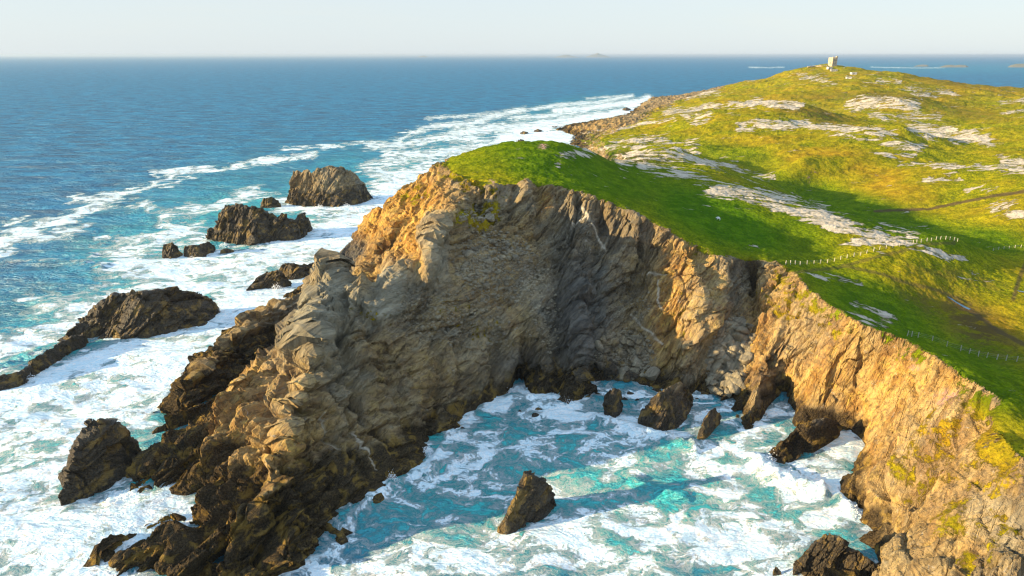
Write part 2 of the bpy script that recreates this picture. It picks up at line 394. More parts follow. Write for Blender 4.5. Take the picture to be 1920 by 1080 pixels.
UP = [P(890, 286, 58.5), P(940, 273, 61), P(1000, 269, 62), P(1050, 269, 62), P(1090, 286, 56), P(1120, 294, 52), P(1150, 310, 47), P(960, 310, 57.5), P(1080, 320, 54),
    P(1150, 335, 48), P(1250, 350, 42), P(1300, 400, 39.5), P(1400, 430, 35), P(1500, 460, 30), P(1550, 492, 27), P(1430, 470, 33),
    P(1600, 545, 24), P(1650, 570, 21), P(1700, 600, 18.5), P(1760, 640, 17), P(1850, 690, 17), P(1790, 570, 16), P(1850, 620, 14.5), P(1910, 655, 14), P(1700, 545, 21), P(1640, 520, 25),
    P(1720, 495, 26.5), P(1800, 500, 23), P(1900, 540, 18), P(1600, 470, 29.5), P(1650, 440, 31.5), P(1350, 352, 41), P(1440, 376, 38.5), P(1520, 400, 36.5), P(1600, 425, 34), P(1700, 452, 30.5), P(1790, 449, 28), P(1860, 500, 20),
    P(1830, 440, 15), P(1900, 470, 13), P(1750, 420, 14.5), P(1660, 400, 15), P(1600, 375, 15.5), P(1450, 330, 18.5), P(1520, 350, 16.5), P(1300, 290, 24), P(1380, 310, 21),
    P(1500, 300, 32), P(1600, 290, 31), P(1400, 250, 34), P(1300, 218, 32), P(1400, 206, 40), P(1490, 197, 47), P(1440, 198, 45), P(1540, 214, 27), P(1570, 222, 29), P(1640, 188, 44), P(1720, 196, 40), P(1790, 216, 30),
    P(1480, 236, 38), P(1580, 246, 38), P(1670, 262, 35), P(1690, 238, 42), P(1740, 262, 24), P(1800, 275, 24), P(1740, 300, 27), P(1850, 250, 33), P(1700, 330, 27), P(1850, 330, 30), P(1900, 385, 26), P(1900, 300, 30), P(1910, 220, 36),
    P(1450, 170, 42), P(1350, 186, 35), P(1290, 203, 28), P(1250, 226, 24), P(1200, 258, 27), P(1150, 276, 23), P(1250, 277, 34), P(1200, 300, 33), P(1250, 312, 37), P(1330, 312, 38),
    P(1400, 156, 45), P(1450, 145, 56), P(1500, 129, 73.5), P(1530, 124, 78.5), P(1560, 123, 79.5), P(1590, 129, 74), P(1620, 141, 61), P(1660, 137, 66), P(1700, 142, 61.5), P(1760, 151, 53), P(1800, 159, 46.5), P(1850, 164, 43.5), P(1920, 170, 39.5), P(2100, 182, 36),
    P(1520, 160, 55), P(1650, 160, 55), P(1780, 180, 42), XY(520, 1600, 40), XY(720, 1620, 40), XY(380, 1560, 30),
    P(2200, 250, 32), P(2200, 400, 26), P(2300, 600, 16), P(2200, 800, 26), P(2100, 700, 22), P(2600, 500, 20), P(2600, 900, 26), XY(160, 60, 28), XY(140, 100, 25), XY(120, 130, 23)]
RIDGES = [
    [P(880, 342, 55), P(868, 380, 52), P(822, 420, 50), P(800, 480, 44), P(760, 500, 41.5), P(700, 560, 36.5), P(678, 578, 34.5), P(655, 545, 37.5), P(622, 510, 40), P(600, 520, 38.5), P(590, 600, 33), P(575, 700, 26.5),
     P(540, 780, 21), P(520, 860, 16), P(470, 930, 11), P(400, 1000, 7), P(320, 1060, 3)],
    [P(640, 490, 8), P(655, 470, 15), P(700, 405, 30), P(735, 375, 38), P(780, 340, 47), P(830, 305, 55)],
    [P(545, 562, 7), P(520, 572, 9), P(440, 635, 9.5), P(375, 700, 8.5), P(330, 750, 5)],
    [P(560, 606, 4), P(480, 680, 2.5), P(400, 755, 1.5), P(345, 800, 1)],
    [P(688, 562, 23), P(705, 470, 30), P(745, 420, 38), P(800, 360, 48)],
    [XY(-64, 207, 20), XY(-52, 207, 21), XY(-42, 202, 25), XY(-36, 208, 28)], [P(672, 498, 14), P(655, 520, 12)],
    [P(722, 500, 24), P(738, 455, 29)],
    [P(885, 400, 46), P(930, 425, 42), P(1000, 440, 38.5), P(1060, 470, 33), P(1100, 500, 30)],
    [P(1085, 600, 19), P(1088, 700, 6)], [P(1040, 560, 24), P(1030, 690, 7)],
    [P(560, 650, 22), P(480, 740, 13), P(400, 810, 8), P(320, 850, 4.5)],
    [P(520, 850, 15), P(440, 880, 8.5), P(350, 945, 2)],
    [P(560, 720, 20), P(430, 800, 10), P(330, 870, 5), P(262, 862, 4)],
    [P(480, 960, 10), P(350, 1010, 4), P(225, 1045, 2.6)], [P(470, 870, 8), P(390, 925, 3)], [P(440, 975, 7), P(330, 1000, 2)],
    [P(560, 830, 14), P(610, 930, 6), P(560, 1030, 2)],
    [P(1262, 440, 41), P(1300, 490, 35.5), P(1312, 545, 28.5), P(1288, 650, 13), P(1288, 705, 5)],
    [P(1205, 430, 41), P(1190, 500, 28.5), P(1180, 600, 14.5), P(1170, 680, 4.5)],
    [P(1385, 596, 17), P(1372, 670, 9), P(1350, 735, 1.8)], [P(1345, 625, 14.5), P(1330, 690, 7), P(1325, 735, 1.5)], [P(1408, 640, 12.5), P(1390, 700, 6.5), P(1376, 750, 1.5)],
    [P(1458, 500, 30), P(1455, 600, 20), P(1430, 700, 10.5), P(1402, 790, 2.5)],
    [P(1410, 535, 23), P(1400, 570, 18)],
    [P(1448, 850, 3), P(1500, 796, 7.5), P(1540, 787, 9)],
    [P(1900, 1000, 28), P(1850, 1080, 22)], [P(1790, 920, 21), P(1750, 1000, 14)],
    [P(610, 720, 22), P(680, 860, 7)], [P(720, 650, 24), P(800, 790, 6)], [P(850, 560, 30), P(905, 720, 7)],
    [P(1060, 239, 7), P(1100, 235, 12), P(1150, 226, 17)], [P(1206, 204, 7), P(1225, 183, 22), P(1245, 181, 22)],
]
U0, U1, DU = -0.86, 1.36, .0044
Y0, Y1, DV = 45.0, 2120.0, .0048
us = np.arange(U0, U1, DU); vs = np.arange(math.log(Y0), math.log(Y1), DV); ys = np.exp(vs)
GX = us[None, :] * ys[:, None]; GY = np.repeat(ys[:, None], len(us), 1)
def raster(h, fixed, line, step=.25):
    L = lerp_line(line, step=step)
    j = np.round((L[:, 0] / L[:, 1] - U0) / DU).astype(int); i = np.round((np.log(L[:, 1]) - vs[0]) / DV).astype(int)
    ok = (i >= 0) & (i < len(ys)) & (j >= 0) & (j < len(us))
    h[i[ok], j[ok]] = L[ok, 2]; fixed[i[ok], j[ok]] = True
land = inside(COAST, GX, GY); plat = inside(PLATEAU, GX, GY) & land
ctrl = np.array(UP + RIM[:-1] + WEST + [XY(520, 1600, 40)])
cu = np.c_[ctrl[:, 0] / ctrl[:, 1], np.log(ctrl[:, 1])]
def tps_k(r2): return np.where(r2 > 1e-12, r2 * np.log(np.maximum(r2, 1e-12)), 0)
n_ = len(cu)
A = np.zeros((n_ + 3, n_ + 3)); d2 = ((cu[:, None] - cu[None]) ** 2).sum(2)
A[:n_, :n_] = tps_k(d2) + np.eye(n_) * 2e-4; A[:n_, n_] = 1; A[:n_, n_ + 1:] = cu; A[n_, :n_] = 1; A[n_ + 1:, :n_] = cu.T
sol = np.linalg.solve(A, np.r_[ctrl[:, 2], 0, 0, 0])
hgt = np.full(GX.shape, -5.0); gu = np.c_[(GX / GY)[plat], np.log(GY[plat])]
zz = np.zeros(len(gu))
for k in range(n_): zz += sol[k] * tps_k(((gu - cu[k]) ** 2).sum(1))
zz += sol[n_] + gu @ sol[n_ + 1:]
zz = np.clip(zz, 5, 82)
pp = np.c_[GX[plat], GY[plat], np.zeros(plat.sum())]
amp = smooth(250, 600, pp[:, 1])
zz += fbm(pp / np.array([60., 34., 1]), 4, 3) * (.9 + 5.0 * amp) + (.35 + .5 * amp) * (1 - 2 * np.abs(fbm(pp / 19. * np.array([1, 1.6, 1]), 4, 9)))
hgt[plat] = zz
fixed = plat | ~land
for r in RIDGES:
    raster(hgt, fixed, r)
co = COAST[1:-2]
raster(hgt, fixed, RIM)
raster(hgt, fixed, [(x, y, -.8) for x, y, _ in co])
hgt[~land] = np.minimum(hgt[~land], -5)
hgt = laplace(hgt, fixed)
gm = plat.astype(float)
for _ in range(2):
    p_ = np.pad(gm, 1, mode='edge'); gm = (p_[1:-1, 1:-1] * 2 + p_[:-2, 1:-1] + p_[2:, 1:-1] + p_[1:-1, :-2] + p_[1:-1, 2:]) / 6
gm2 = gm.copy()
for _ in range(9):
    p_ = np.pad(gm2, 1, mode='edge'); gm2 = (p_[1:-1, 1:-1] * 2 + p_[:-2, 1:-1] + p_[2:, 1:-1] + p_[1:-1, :-2] + p_[1:-1, 2:]) / 6
ny, nx = GX.shape
V = np.c_[GX.ravel() * S, GY.ravel() * S, hgt.ravel() * S, gm.ravel(), gm2.ravel()]
I = np.arange(ny * nx).reshape(ny, nx)
a, b, c, d = I[:-1, :-1].ravel(), I[:-1, 1:].ravel(), I[1:, 1:].ravel(), I[1:, :-1].ravel()
T = np.vstack([np.c_[a, b, c], np.c_[a, c, d]])
T = T[(V[T, 2].max(1) > -3.0)]
V, T = compact(V, T)
V, T = refine(V, T, .0031, 5)
Nn = vnormals(V, T)
g = V[:, 3]
slope = Nn[:, 2]
rockness = np.clip(1 - g, 0, 1)
far = smooth(500, 900, V[:, 1])
d_ = relief(V[:, :3]) * (1 - .15 * far)
px, py = project(V)
scree = np.maximum.reduce([blob(px, py, 1178, 660, 62, 60), blob(px, py, 1370, 670, 45, 75, 15), blob(px, py, 940, 520, 110, 75, 30) * .5])
slabby = np.maximum(blob(px, py, 735, 560, 50, 75, 20), blob(px, py, 830, 500, 30, 70, 10)) * .6
pool = np.maximum(blob(px, py, 1560, 860, 62, 70, 0, .4), blob(px, py, 1440, 795, 50, 42, 0, .4)) * smooth(14, 3, V[:, 2])
calm = (1 - .45 * pool) * smooth(.9, .0, scree) * (1 - slabby) * (1 - .3 * smooth(1400, 1500, px) * smooth(1000, 800, py))
DD = unit((-.36, -.22, -.90))
pl = V[:, :3] - np.outer(V[:, :3] @ DD, DD) * .86 + 2.5 * np.stack([noise(V[:, :3] / 14., 401), noise(V[:, :3] / 14., 402), noise(V[:, :3] / 14., 403)], 1)
ribs = 1 - 2 * np.abs(noise(pl / 9.5, 405)) * 1.5
ribs = ribs * 1.5 + .95 * (1 - 3 * np.abs(noise(pl / 4.2, 406)))
wx_ = px + 7 * fbm(V[:, :3] / 5., 3, 410); wy_ = py + 7 * fbm(V[:, :3] / 5., 3, 420)
form = 0 * px
FORMS = (
 # sunlit right wall: long cracks
 (-1.9, 5, [(1552, 598), (1538, 640), (1524, 675), (1492, 716), (1465, 745)]), (-1.7, 4, [(1614, 632), (1611, 680), (1604, 720)]), (-1.7, 5, [(1660, 640), (1656, 700), (1650, 742)]), (-1.3, 4, [(1678, 650), (1660, 692)]),
 (-2., 5, [(1712, 716), (1716, 785)]), (-1.5, 4, [(1694, 752), (1688, 812)]), (-2., 5, [(1673, 868), (1658, 925)]), (-2., 6, [(1712, 862), (1694, 932)]), (-1.3, 4, [(1522, 575), (1518, 640), (1500, 670)]), (-1.2, 4, [(1590, 640), (1560, 720), (1540, 770)]),
 (-2.6, 24, [(1832, 785), (1765, 862), (1700, 935), (1640, 1010), (1600, 1085)]), (1.8, 22, [(1790, 770), (1720, 850), (1660, 900), (1600, 925)]), (2., 30, [(1860, 850), (1800, 930), (1730, 1030), (1690, 1080)]), (-1.4, 12, [(1900, 930), (1840, 1010), (1810, 1080)]),
 (-2.8, 9, [(1410, 488), (1416, 540), (1412, 585)]), (1.4, 12, [(1436, 505), (1425, 570)]), (-1.3, 7, [(1372, 490), (1362, 560)]), (1.6, 12, [(1350, 490), (1342, 560), (1322, 620)]),
 (-1.5, 14, [(1262, 560), (1240, 640), (1232, 710)]), (-1.2, 5, [(1480, 590), (1450, 660), (1440, 700)]),
 # dark back wall
 (-2.4, 9, [(1048, 480), (1046, 560), (1052, 640), (1042, 735)]), (2.2, 24, [(1080, 440), (1082, 560), (1085, 730)]), (-2.4, 11, [(1125, 470), (1112, 600), (1106, 710)]), (1.5, 16, [(1000, 560), (1010, 640), (1020, 740)]), (-1.6, 8, [(985, 640), (975, 735)]), (-1.4, 7, [(930, 650), (915, 740)]), (1.5, 16, [(950, 620), (945, 720)]),
 (-1.6, 5, [(905, 350), (898, 392)]), (-1.6, 6, [(962, 352), (955, 412)]), (-1.5, 6, [(1012, 352), (1005, 420)]), (-1.6, 6, [(1132, 385), (1118, 450)]), (-1.6, 7, [(1168, 400), (1150, 470)]), (-2., 9, [(1222, 428), (1200, 500), (1190, 540)]), (1.3, 14, [(985, 355), (980, 410)]), (1.3, 14, [(1100, 380), (1090, 450)]), (1.3, 12, [(1195, 420), (1175, 480)]),
 (-1.8, 9, [(1120, 400), (1135, 440), (1146, 470)]), (-1.3, 8, [(880, 590), (860, 680), (850, 770)]), (1.2, 14, [(905, 590), (890, 700)]), (-1.3, 8, [(820, 620), (830, 700), (815, 790)]), (1.2, 16, [(780, 640), (800, 760)]),
 # pinnacle, grey slab, trough and the grey peak
 (2.6, 15, [(818, 425), (812, 470), (798, 520)]), (-2.2, 12, [(852, 430), (846, 500), (815, 560), (760, 610), (700, 620)]), (-1.8, 7, [(788, 470), (778, 510), (765, 540)]), (1.6, 26, [(745, 510), (715, 590)]), (-2., 10, [(672, 580), (690, 610), (700, 640), (745, 740), (770, 800)]), (2.6, 24, [(618, 525), (605, 600), (590, 660)]), (-1.7, 7, [(648, 560), (640, 640), (650, 700)]), (1.5, 18, [(670, 640), (690, 720)]),
 (-2.2, 9, [(725, 455), (716, 492)]), (-1.8, 8, [(705, 500), (700, 560)]), (-1.6, 8, [(760, 400), (740, 470)]), (1.5, 12, [(690, 500), (680, 560)]), (1.6, 14, [(740, 400), (715, 470)]), (-1.6, 7, [(800, 345), (770, 420)]), (-1.5, 7, [(840, 330), (822, 400)]), (1.3, 12, [(850, 345), (836, 420)]),
 # shaded steps of the spur and its black fingers
 (-1.8, 6, [(562, 690), (600, 735), (664, 790)]), (-1.8, 6, [(560, 770), (610, 800), (646, 846)]), (-1.8, 6, [(610, 690), (680, 760), (730, 850)]), (1.5, 12, [(580, 720), (640, 800)]), (-1.8, 7, [(520, 850), (560, 900), (590, 960)]), (1.6, 12, [(540, 850), (600, 920)]), (-1.7, 7, [(660, 840), (690, 900)]), (1.5, 14, [(700, 820), (740, 880)]),
 (-2.2, 8, [(575, 640), (520, 720), (470, 820), (400, 900), (350, 960)]), (2., 13, [(560, 610), (500, 700), (440, 790), (400, 850)]), (-2.2, 8, [(520, 640), (470, 700), (400, 780), (320, 840)]), (-2.2, 8, [(530, 790), (470, 900), (400, 980), (330, 1050)]), (2.2, 13, [(510, 800), (440, 910), (370, 990), (300, 1060)]), (2.2, 12, [(480, 760), (400, 870), (330, 930)]), (-2.2, 8, [(500, 880), (440, 980), (400, 1060)]), (2.2, 12, [(500, 920), (450, 1010), (420, 1070)]), (-1.8, 8, [(440, 870), (360, 940), (290, 1000), (220, 1040)]), (2.4, 12, [(330, 985), (260, 1015), (205, 1050)]), (2., 12, [(560, 960), (510, 1060)]), (-1.8, 7, [(540, 930), (480, 1060)]), (-1.4, 5, [(600, 520), (585, 560), (560, 600)]))
for amp_, w_, pts in FORMS:
    form += amp_ * stroke(wx_, wy_, pts, w_, .95)
form += 1.3 * stroke(wx_, wy_, [(622, 512), (600, 545), (590, 600), (575, 700), (542, 780), (520, 860), (470, 930)], 8, .95) - 1.0 * stroke(wx_, wy_, [(1175, 560), (1165, 720)], 40, .95)
form = np.clip(form, -3.8, 3.6)
kk = .85 + .5 * smooth(640, 480, px - .3 * (py - 700)) - .3 * smooth(1450, 1560, px) * smooth(1100, 900, py)
d_ = d_ * kk * 1.15 + ribs * (.75 + .25 * kk) * .62 + form
V0 = V[:, :3].copy()
V[:, :3] += Nn * (d_ * rockness ** 1.2 * (.25 + .75 * calm))[:, None]
V[:, 2] += (1 - rockness) * (.34 * fbm(V[:, :3] / 3.2, 3, 77) + .12 * noise(V[:, :3] / .9, 78))
def carve(pt, r, direction, depth, sq=1.0):
    c_ = np.array(pt) * S; dv = V[:, :3] - c_; dv[:, 2] /= sq
    q = (dv ** 2).sum(1) / (r * r)
    w = np.where(q < 1, (1 - q) ** 1.5, 0) * rockness
    V[:, :3] += unit(direction) * (w * depth)[:, None]
carve(P(1555, 806, 4), 7.5, (.9, .5, 0), 10, 1.2)
carve(P(1500, 850, 2), 4.5, (.3, .9, 0), 2.5)
carve(P(1452, 735, 4), 4.2, (.75, .6, 0.05), 6, 1.9)
carve(P(985, 715, 2), 3.6, (-.15, 1, 0), 6, 1.5)
carve(P(1600, 1000, 6), 6.0, (1, .3, 0), 4, 1.6)
carve(P(1410, 540, 22), 4.0, (.3, 1, 0), 5, 2.6)
carve(P(720, 465, 27), 4.0, (.6, .5, -.2), 3, 1.5)
# material masks
warm = .26 + 0 * px  # ochre rock, plus sunlit gold and shade-side grey painted into the colour
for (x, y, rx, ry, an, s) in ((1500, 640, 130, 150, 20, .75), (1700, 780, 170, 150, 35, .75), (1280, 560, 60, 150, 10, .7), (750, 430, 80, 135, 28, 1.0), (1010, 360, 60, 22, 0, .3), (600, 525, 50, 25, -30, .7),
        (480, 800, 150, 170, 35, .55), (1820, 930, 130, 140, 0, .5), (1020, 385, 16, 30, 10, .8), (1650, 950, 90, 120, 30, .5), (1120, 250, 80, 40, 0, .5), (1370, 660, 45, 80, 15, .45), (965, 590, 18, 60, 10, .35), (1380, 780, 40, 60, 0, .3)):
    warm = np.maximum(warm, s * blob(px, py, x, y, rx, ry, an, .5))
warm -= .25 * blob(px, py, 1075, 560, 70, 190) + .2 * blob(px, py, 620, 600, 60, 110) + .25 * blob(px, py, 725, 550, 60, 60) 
dark = 0 * px  # darker rock, partly shade of the back wall and gullies painted in
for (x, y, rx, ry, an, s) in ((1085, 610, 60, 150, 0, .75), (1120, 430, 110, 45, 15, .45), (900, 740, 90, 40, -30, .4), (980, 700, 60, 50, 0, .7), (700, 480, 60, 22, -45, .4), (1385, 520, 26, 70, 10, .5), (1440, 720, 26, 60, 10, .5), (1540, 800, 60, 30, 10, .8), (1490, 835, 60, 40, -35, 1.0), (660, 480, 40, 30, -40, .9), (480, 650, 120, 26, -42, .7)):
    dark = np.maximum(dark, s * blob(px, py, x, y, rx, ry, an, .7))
lefty = smooth(620, 420, px - .2 * (py - 700))
wetz = 2.2 + 6.0 * smooth(560, 950, py) * smooth(660, 430, px - .45 * (py - 700)) + 1.8 * blob(px, py, 700, 900, 140, 90) + 2 * smooth(1420, 1000, px) * smooth(900, 1050, px) + 4. * blob(px, py, 640, 470, 60, 60, -45) + 3 * blob(px, py, 430, 650, 120, 60, -40)
wetz = wetz + 5.0 * blob(px, py, 1490, 840, 60, 50, -35) - 2.0 * blob(px, py, 1178, 670, 70, 60)
grass = V[:, 4] * .55 + g * .45
steep = smooth(.55, .80, Nn[:, 2])
grass = grass * (.45 + .55 * steep) 
for (x, y, rx, ry, an, s) in ((900, 405, 45, 28, -10, .75), (1850, 900, 90, 110, 60, .40), (1760, 800, 45, 60, 30, .45), (1700, 660, 60, 25, 35, .5), (1480, 560, 60, 50, 45, .42), (1550, 600, 60, 35, 40, .45), (1890, 830, 45, 60, 50, .72), (780, 360, 40, 20, -40, .4),
        (700, 590, 60, 14, 20, .35), (880, 610, 80, 40, 30, .33), (1850, 1000, 110, 110, 0, .38), (1740, 880, 60, 90, 30, .42), (1275, 600, 14, 60, 10, .35), (1150, 268, 70, 30, 10, .55), (1260, 205, 70, 12, -15, .6), (1320, 180, 50, 9, -15, .55), (880, 340, 70, 20, 20, .55), (1760, 960, 60, 60, 0, .34), (1830, 760, 60, 40, 30, .5)):
    grass = np.maximum(grass, s * blob(px, py, x, y, rx, ry, an, .6))
wpx = px + 16 * fbm(np.c_[px / 40, py / 14, 0 * px], 3, 201); wpy = py + 5 * fbm(np.c_[px / 40, py / 14, 0 * px], 3, 211)
outc = .0 * px + .16 * smooth(260, 120, py)
for pts, w, s in (
        ([(1050, 300), (1160, 268), (1230, 262), (1300, 268)], 10, .75), ([(1165, 292), (1240, 285), (1300, 290)], 14, .85), ([(1200, 310), (1270, 325), (1330, 340)], 11, .85),
        ([(1290, 300), (1350, 310), (1400, 325), (1450, 332)], 8, .8), ([(1335, 355), (1400, 365), (1470, 380), (1530, 400), (1600, 430), (1660, 455)], 15, 1.0), ([(1560, 425), (1640, 445), (1700, 462)], 12, .8), ([(1650, 420), (1720, 445)], 8, .7),
        ([(1700, 468), (1760, 478), (1800, 482)], 10, .75), ([(1790, 505), (1840, 508)], 5, .8), ([(1250, 212), (1330, 200), (1430, 193), (1495, 200)], 7, .95), ([(1290, 222), (1330, 218)], 10, .7), ([(1390, 236), (1480, 232), (1560, 240), (1670, 250)], 8, 1.0),
        ([(1555, 250), (1610, 256), (1650, 262)], 5, .8), ([(1590, 195), (1660, 190), (1720, 200)], 11, .95), ([(1640, 215), (1700, 222), (1760, 218)], 7, .75), ([(1710, 240), (1790, 252), (1860, 262)], 14, .95), ([(1665, 270), (1725, 274)], 8, 1.0), ([(1650, 290), (1710, 293)], 5, .85),
        ([(1690, 306), (1760, 312), (1830, 314), (1920, 320)], 6, .95), ([(1880, 305), (1920, 310)], 10, .8), ([(1740, 338), (1800, 336)], 8, .85), ([(1865, 385), (1920, 400)], 14, .9), ([(1810, 355), (1860, 352)], 6, .7),
        ([(1500, 142), (1550, 150), (1560, 158)], 6, .7), ([(1700, 165), (1800, 175)], 5, .7), ([(1720, 178), (1800, 176)], 4, .8), ([(1640, 150), (1690, 153)], 4, .7), ([(1200, 232), (1260, 225)], 5, .7), ([(1880, 192), (1920, 190)], 6, .6), ([(1880, 210), (1920, 208)], 4, .7),
        ([(1510, 510), (1570, 520), (1610, 532)], 9, .68), ([(1600, 570), (1680, 605)], 10, .6), ([(1600, 590), (1650, 612)], 12, .62), ([(1080, 262), (1130, 240), (1190, 225)], 12, .8), ([(1210, 195), (1260, 182), (1340, 170)], 9, .8), ([(1355, 300), (1380, 305)], 6, .5), ([(1400, 150), (1440, 140)], 5, .6)):
    outc = np.maximum(outc, s * stroke(wpx, wpy, pts, w * 1.1, .9))
dry = .15 + .25 * smooth(320, 150, py)
for (x, y, rx, ry, an, s) in ((1600, 320, 170, 45, 10, .65), (1800, 150, 150, 30, 10, .8), (1840, 590, 130, 40, 25, .6), (1760, 540, 140, 25, 15, .5), (1720, 175, 160, 30, 0, .5), (1200, 250, 90, 40, 0, .35), (1480, 340, 60, 30, 0, .4)):
    dry = np.maximum(dry, s * blob(px, py, x, y, rx, ry, an, .7))
lush_shade = 0 * px  # deep green turf, with shadow bands across the hollows painted into the colour
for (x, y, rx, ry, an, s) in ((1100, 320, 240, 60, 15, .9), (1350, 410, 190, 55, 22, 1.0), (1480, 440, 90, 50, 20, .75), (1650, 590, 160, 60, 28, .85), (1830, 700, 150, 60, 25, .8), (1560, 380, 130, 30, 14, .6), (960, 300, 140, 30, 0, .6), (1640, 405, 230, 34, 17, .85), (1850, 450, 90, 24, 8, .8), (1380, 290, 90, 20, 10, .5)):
    lush_shade = np.maximum(lush_shade, s * blob(px, py, x, y, rx, ry, an, .6))
dry = dry * (1 - .8 * lush_shade)
dry = np.maximum(dry, .55 * smooth(.9, .4, g))
heath = 0 * px
for (x, y, rx, ry, an, s) in ((1830, 610, 90, 35, 35, .9), (1740, 570, 60, 20, 30, .6), (1190, 295, 60, 12, 5, .8), (1530, 215, 70, 16, 15, .7), (1640, 182, 130, 8, 0, .6), (1800, 210, 90, 10, 10, .5), (1840, 150, 90, 14, 5, .6), (1800, 520, 100, 14, 15, .5)):
    heath = np.maximum(heath, s * blob(px, py, x, y, rx, ry, an, .7))
path = np.maximum.reduce([stroke(px, py, [(1640, 396), (1740, 392), (1800, 380), (1860, 368), (1925, 358)], 2.6, .5) * .9,
    stroke(px, py, [(1900, 560), (1912, 520), (1925, 490)], 4, .5) * .7, stroke(px, py, [(1475, 512), (1570, 502), (1650, 480), (1740, 458), (1790, 455)], 3, .5) * .5,
    stroke(px, py, [(1580, 498), (1640, 510), (1700, 530), (1760, 545), (1820, 570)], 3, .5) * .55, stroke(px, py, [(1780, 560), (1830, 590), (1870, 620), (1920, 645)], 4, .5) * .8])
pale = 0 * px
for (x, y, rx, ry, an, s) in ((612, 590, 46, 90, 10, .8), (560, 640, 40, 90, 25, .35), (728, 550, 32, 70, 32, .8), (822, 480, 26, 70, 5, .8), (960, 380, 50, 26, 0, .35), (640, 720, 60, 60, 0, .35), (540, 760, 50, 60, 20, .3), (1510, 620, 60, 70, 30, .4), (1730, 820, 60, 90, 40, .3), (1300, 600, 22, 90, 8, .35), (900, 640, 60, 60, 30, .3), (1880, 980, 60, 60, 0, .5), (990, 560, 40, 60, 0, .25)):
    pale = np.maximum(pale, s * blob(px, py, x, y, rx, ry, an, .5))
vein = np.maximum.reduce([stroke(wx_, wy_, q_, 1.7, .5) for q_ in ([(1090, 392), (1112, 425), (1122, 450), (1140, 466)], [(1100, 410), (1080, 435)], [(588, 734), (640, 772)], [(1210, 512), (1250, 516)], [(596, 780), (642, 842)], [(1180, 590), (1240, 640)], [(1232, 530), (1240, 580)], [(668, 800), (700, 880)])])
pink = np.maximum.reduce([blob(px, py, 1775, 748, 26, 20), blob(px, py, 1715, 690, 12, 8) * .6, blob(px, py, 1018, 274, 9, 5), blob(px, py, 922, 340, 6, 4) * .8, blob(px, py, 1660, 600, 8, 6) * .5, blob(px, py, 1790, 910, 14, 12) * .8])
M_LAND = land_material()
headland = np_mesh('headland', V, T, M_LAND, dict(grass=grass, warm=warm, dark=dark, wetz=wetz, outcrop=outc, dry=dry, lush_shade=lush_shade, heath=heath, path=path, pink=pink, vein=vein, pale=pale))
tag(headland, kind='structure')
print('headland', len(V), len(T))
# the same surface for dropping things onto it
sel = T
near = (V[T[:, 0], 1] < 260)
bvh = BVHTree.FromPolygons([tuple(v) for v in V[:, :3].tolist()], T.tolist(), all_triangles=True)
CAM = Vector((0, 0, 100 * S))
def hit(px_, py_):
    a_ = (px_ - 960) / F; b_ = (540 - py_) / F
    dr = Vector((a_, CP + b_ * SP, -SP + b_ * CP)).normalized()
    r = bvh.ray_cast(CAM, dr)
    return r[0], r[1]
def ground(x, y):
    r = bvh.ray_cast(Vector((x, y, 200)), Vector((0, 0, -1)))
    return r[0].z if r[0] else 0

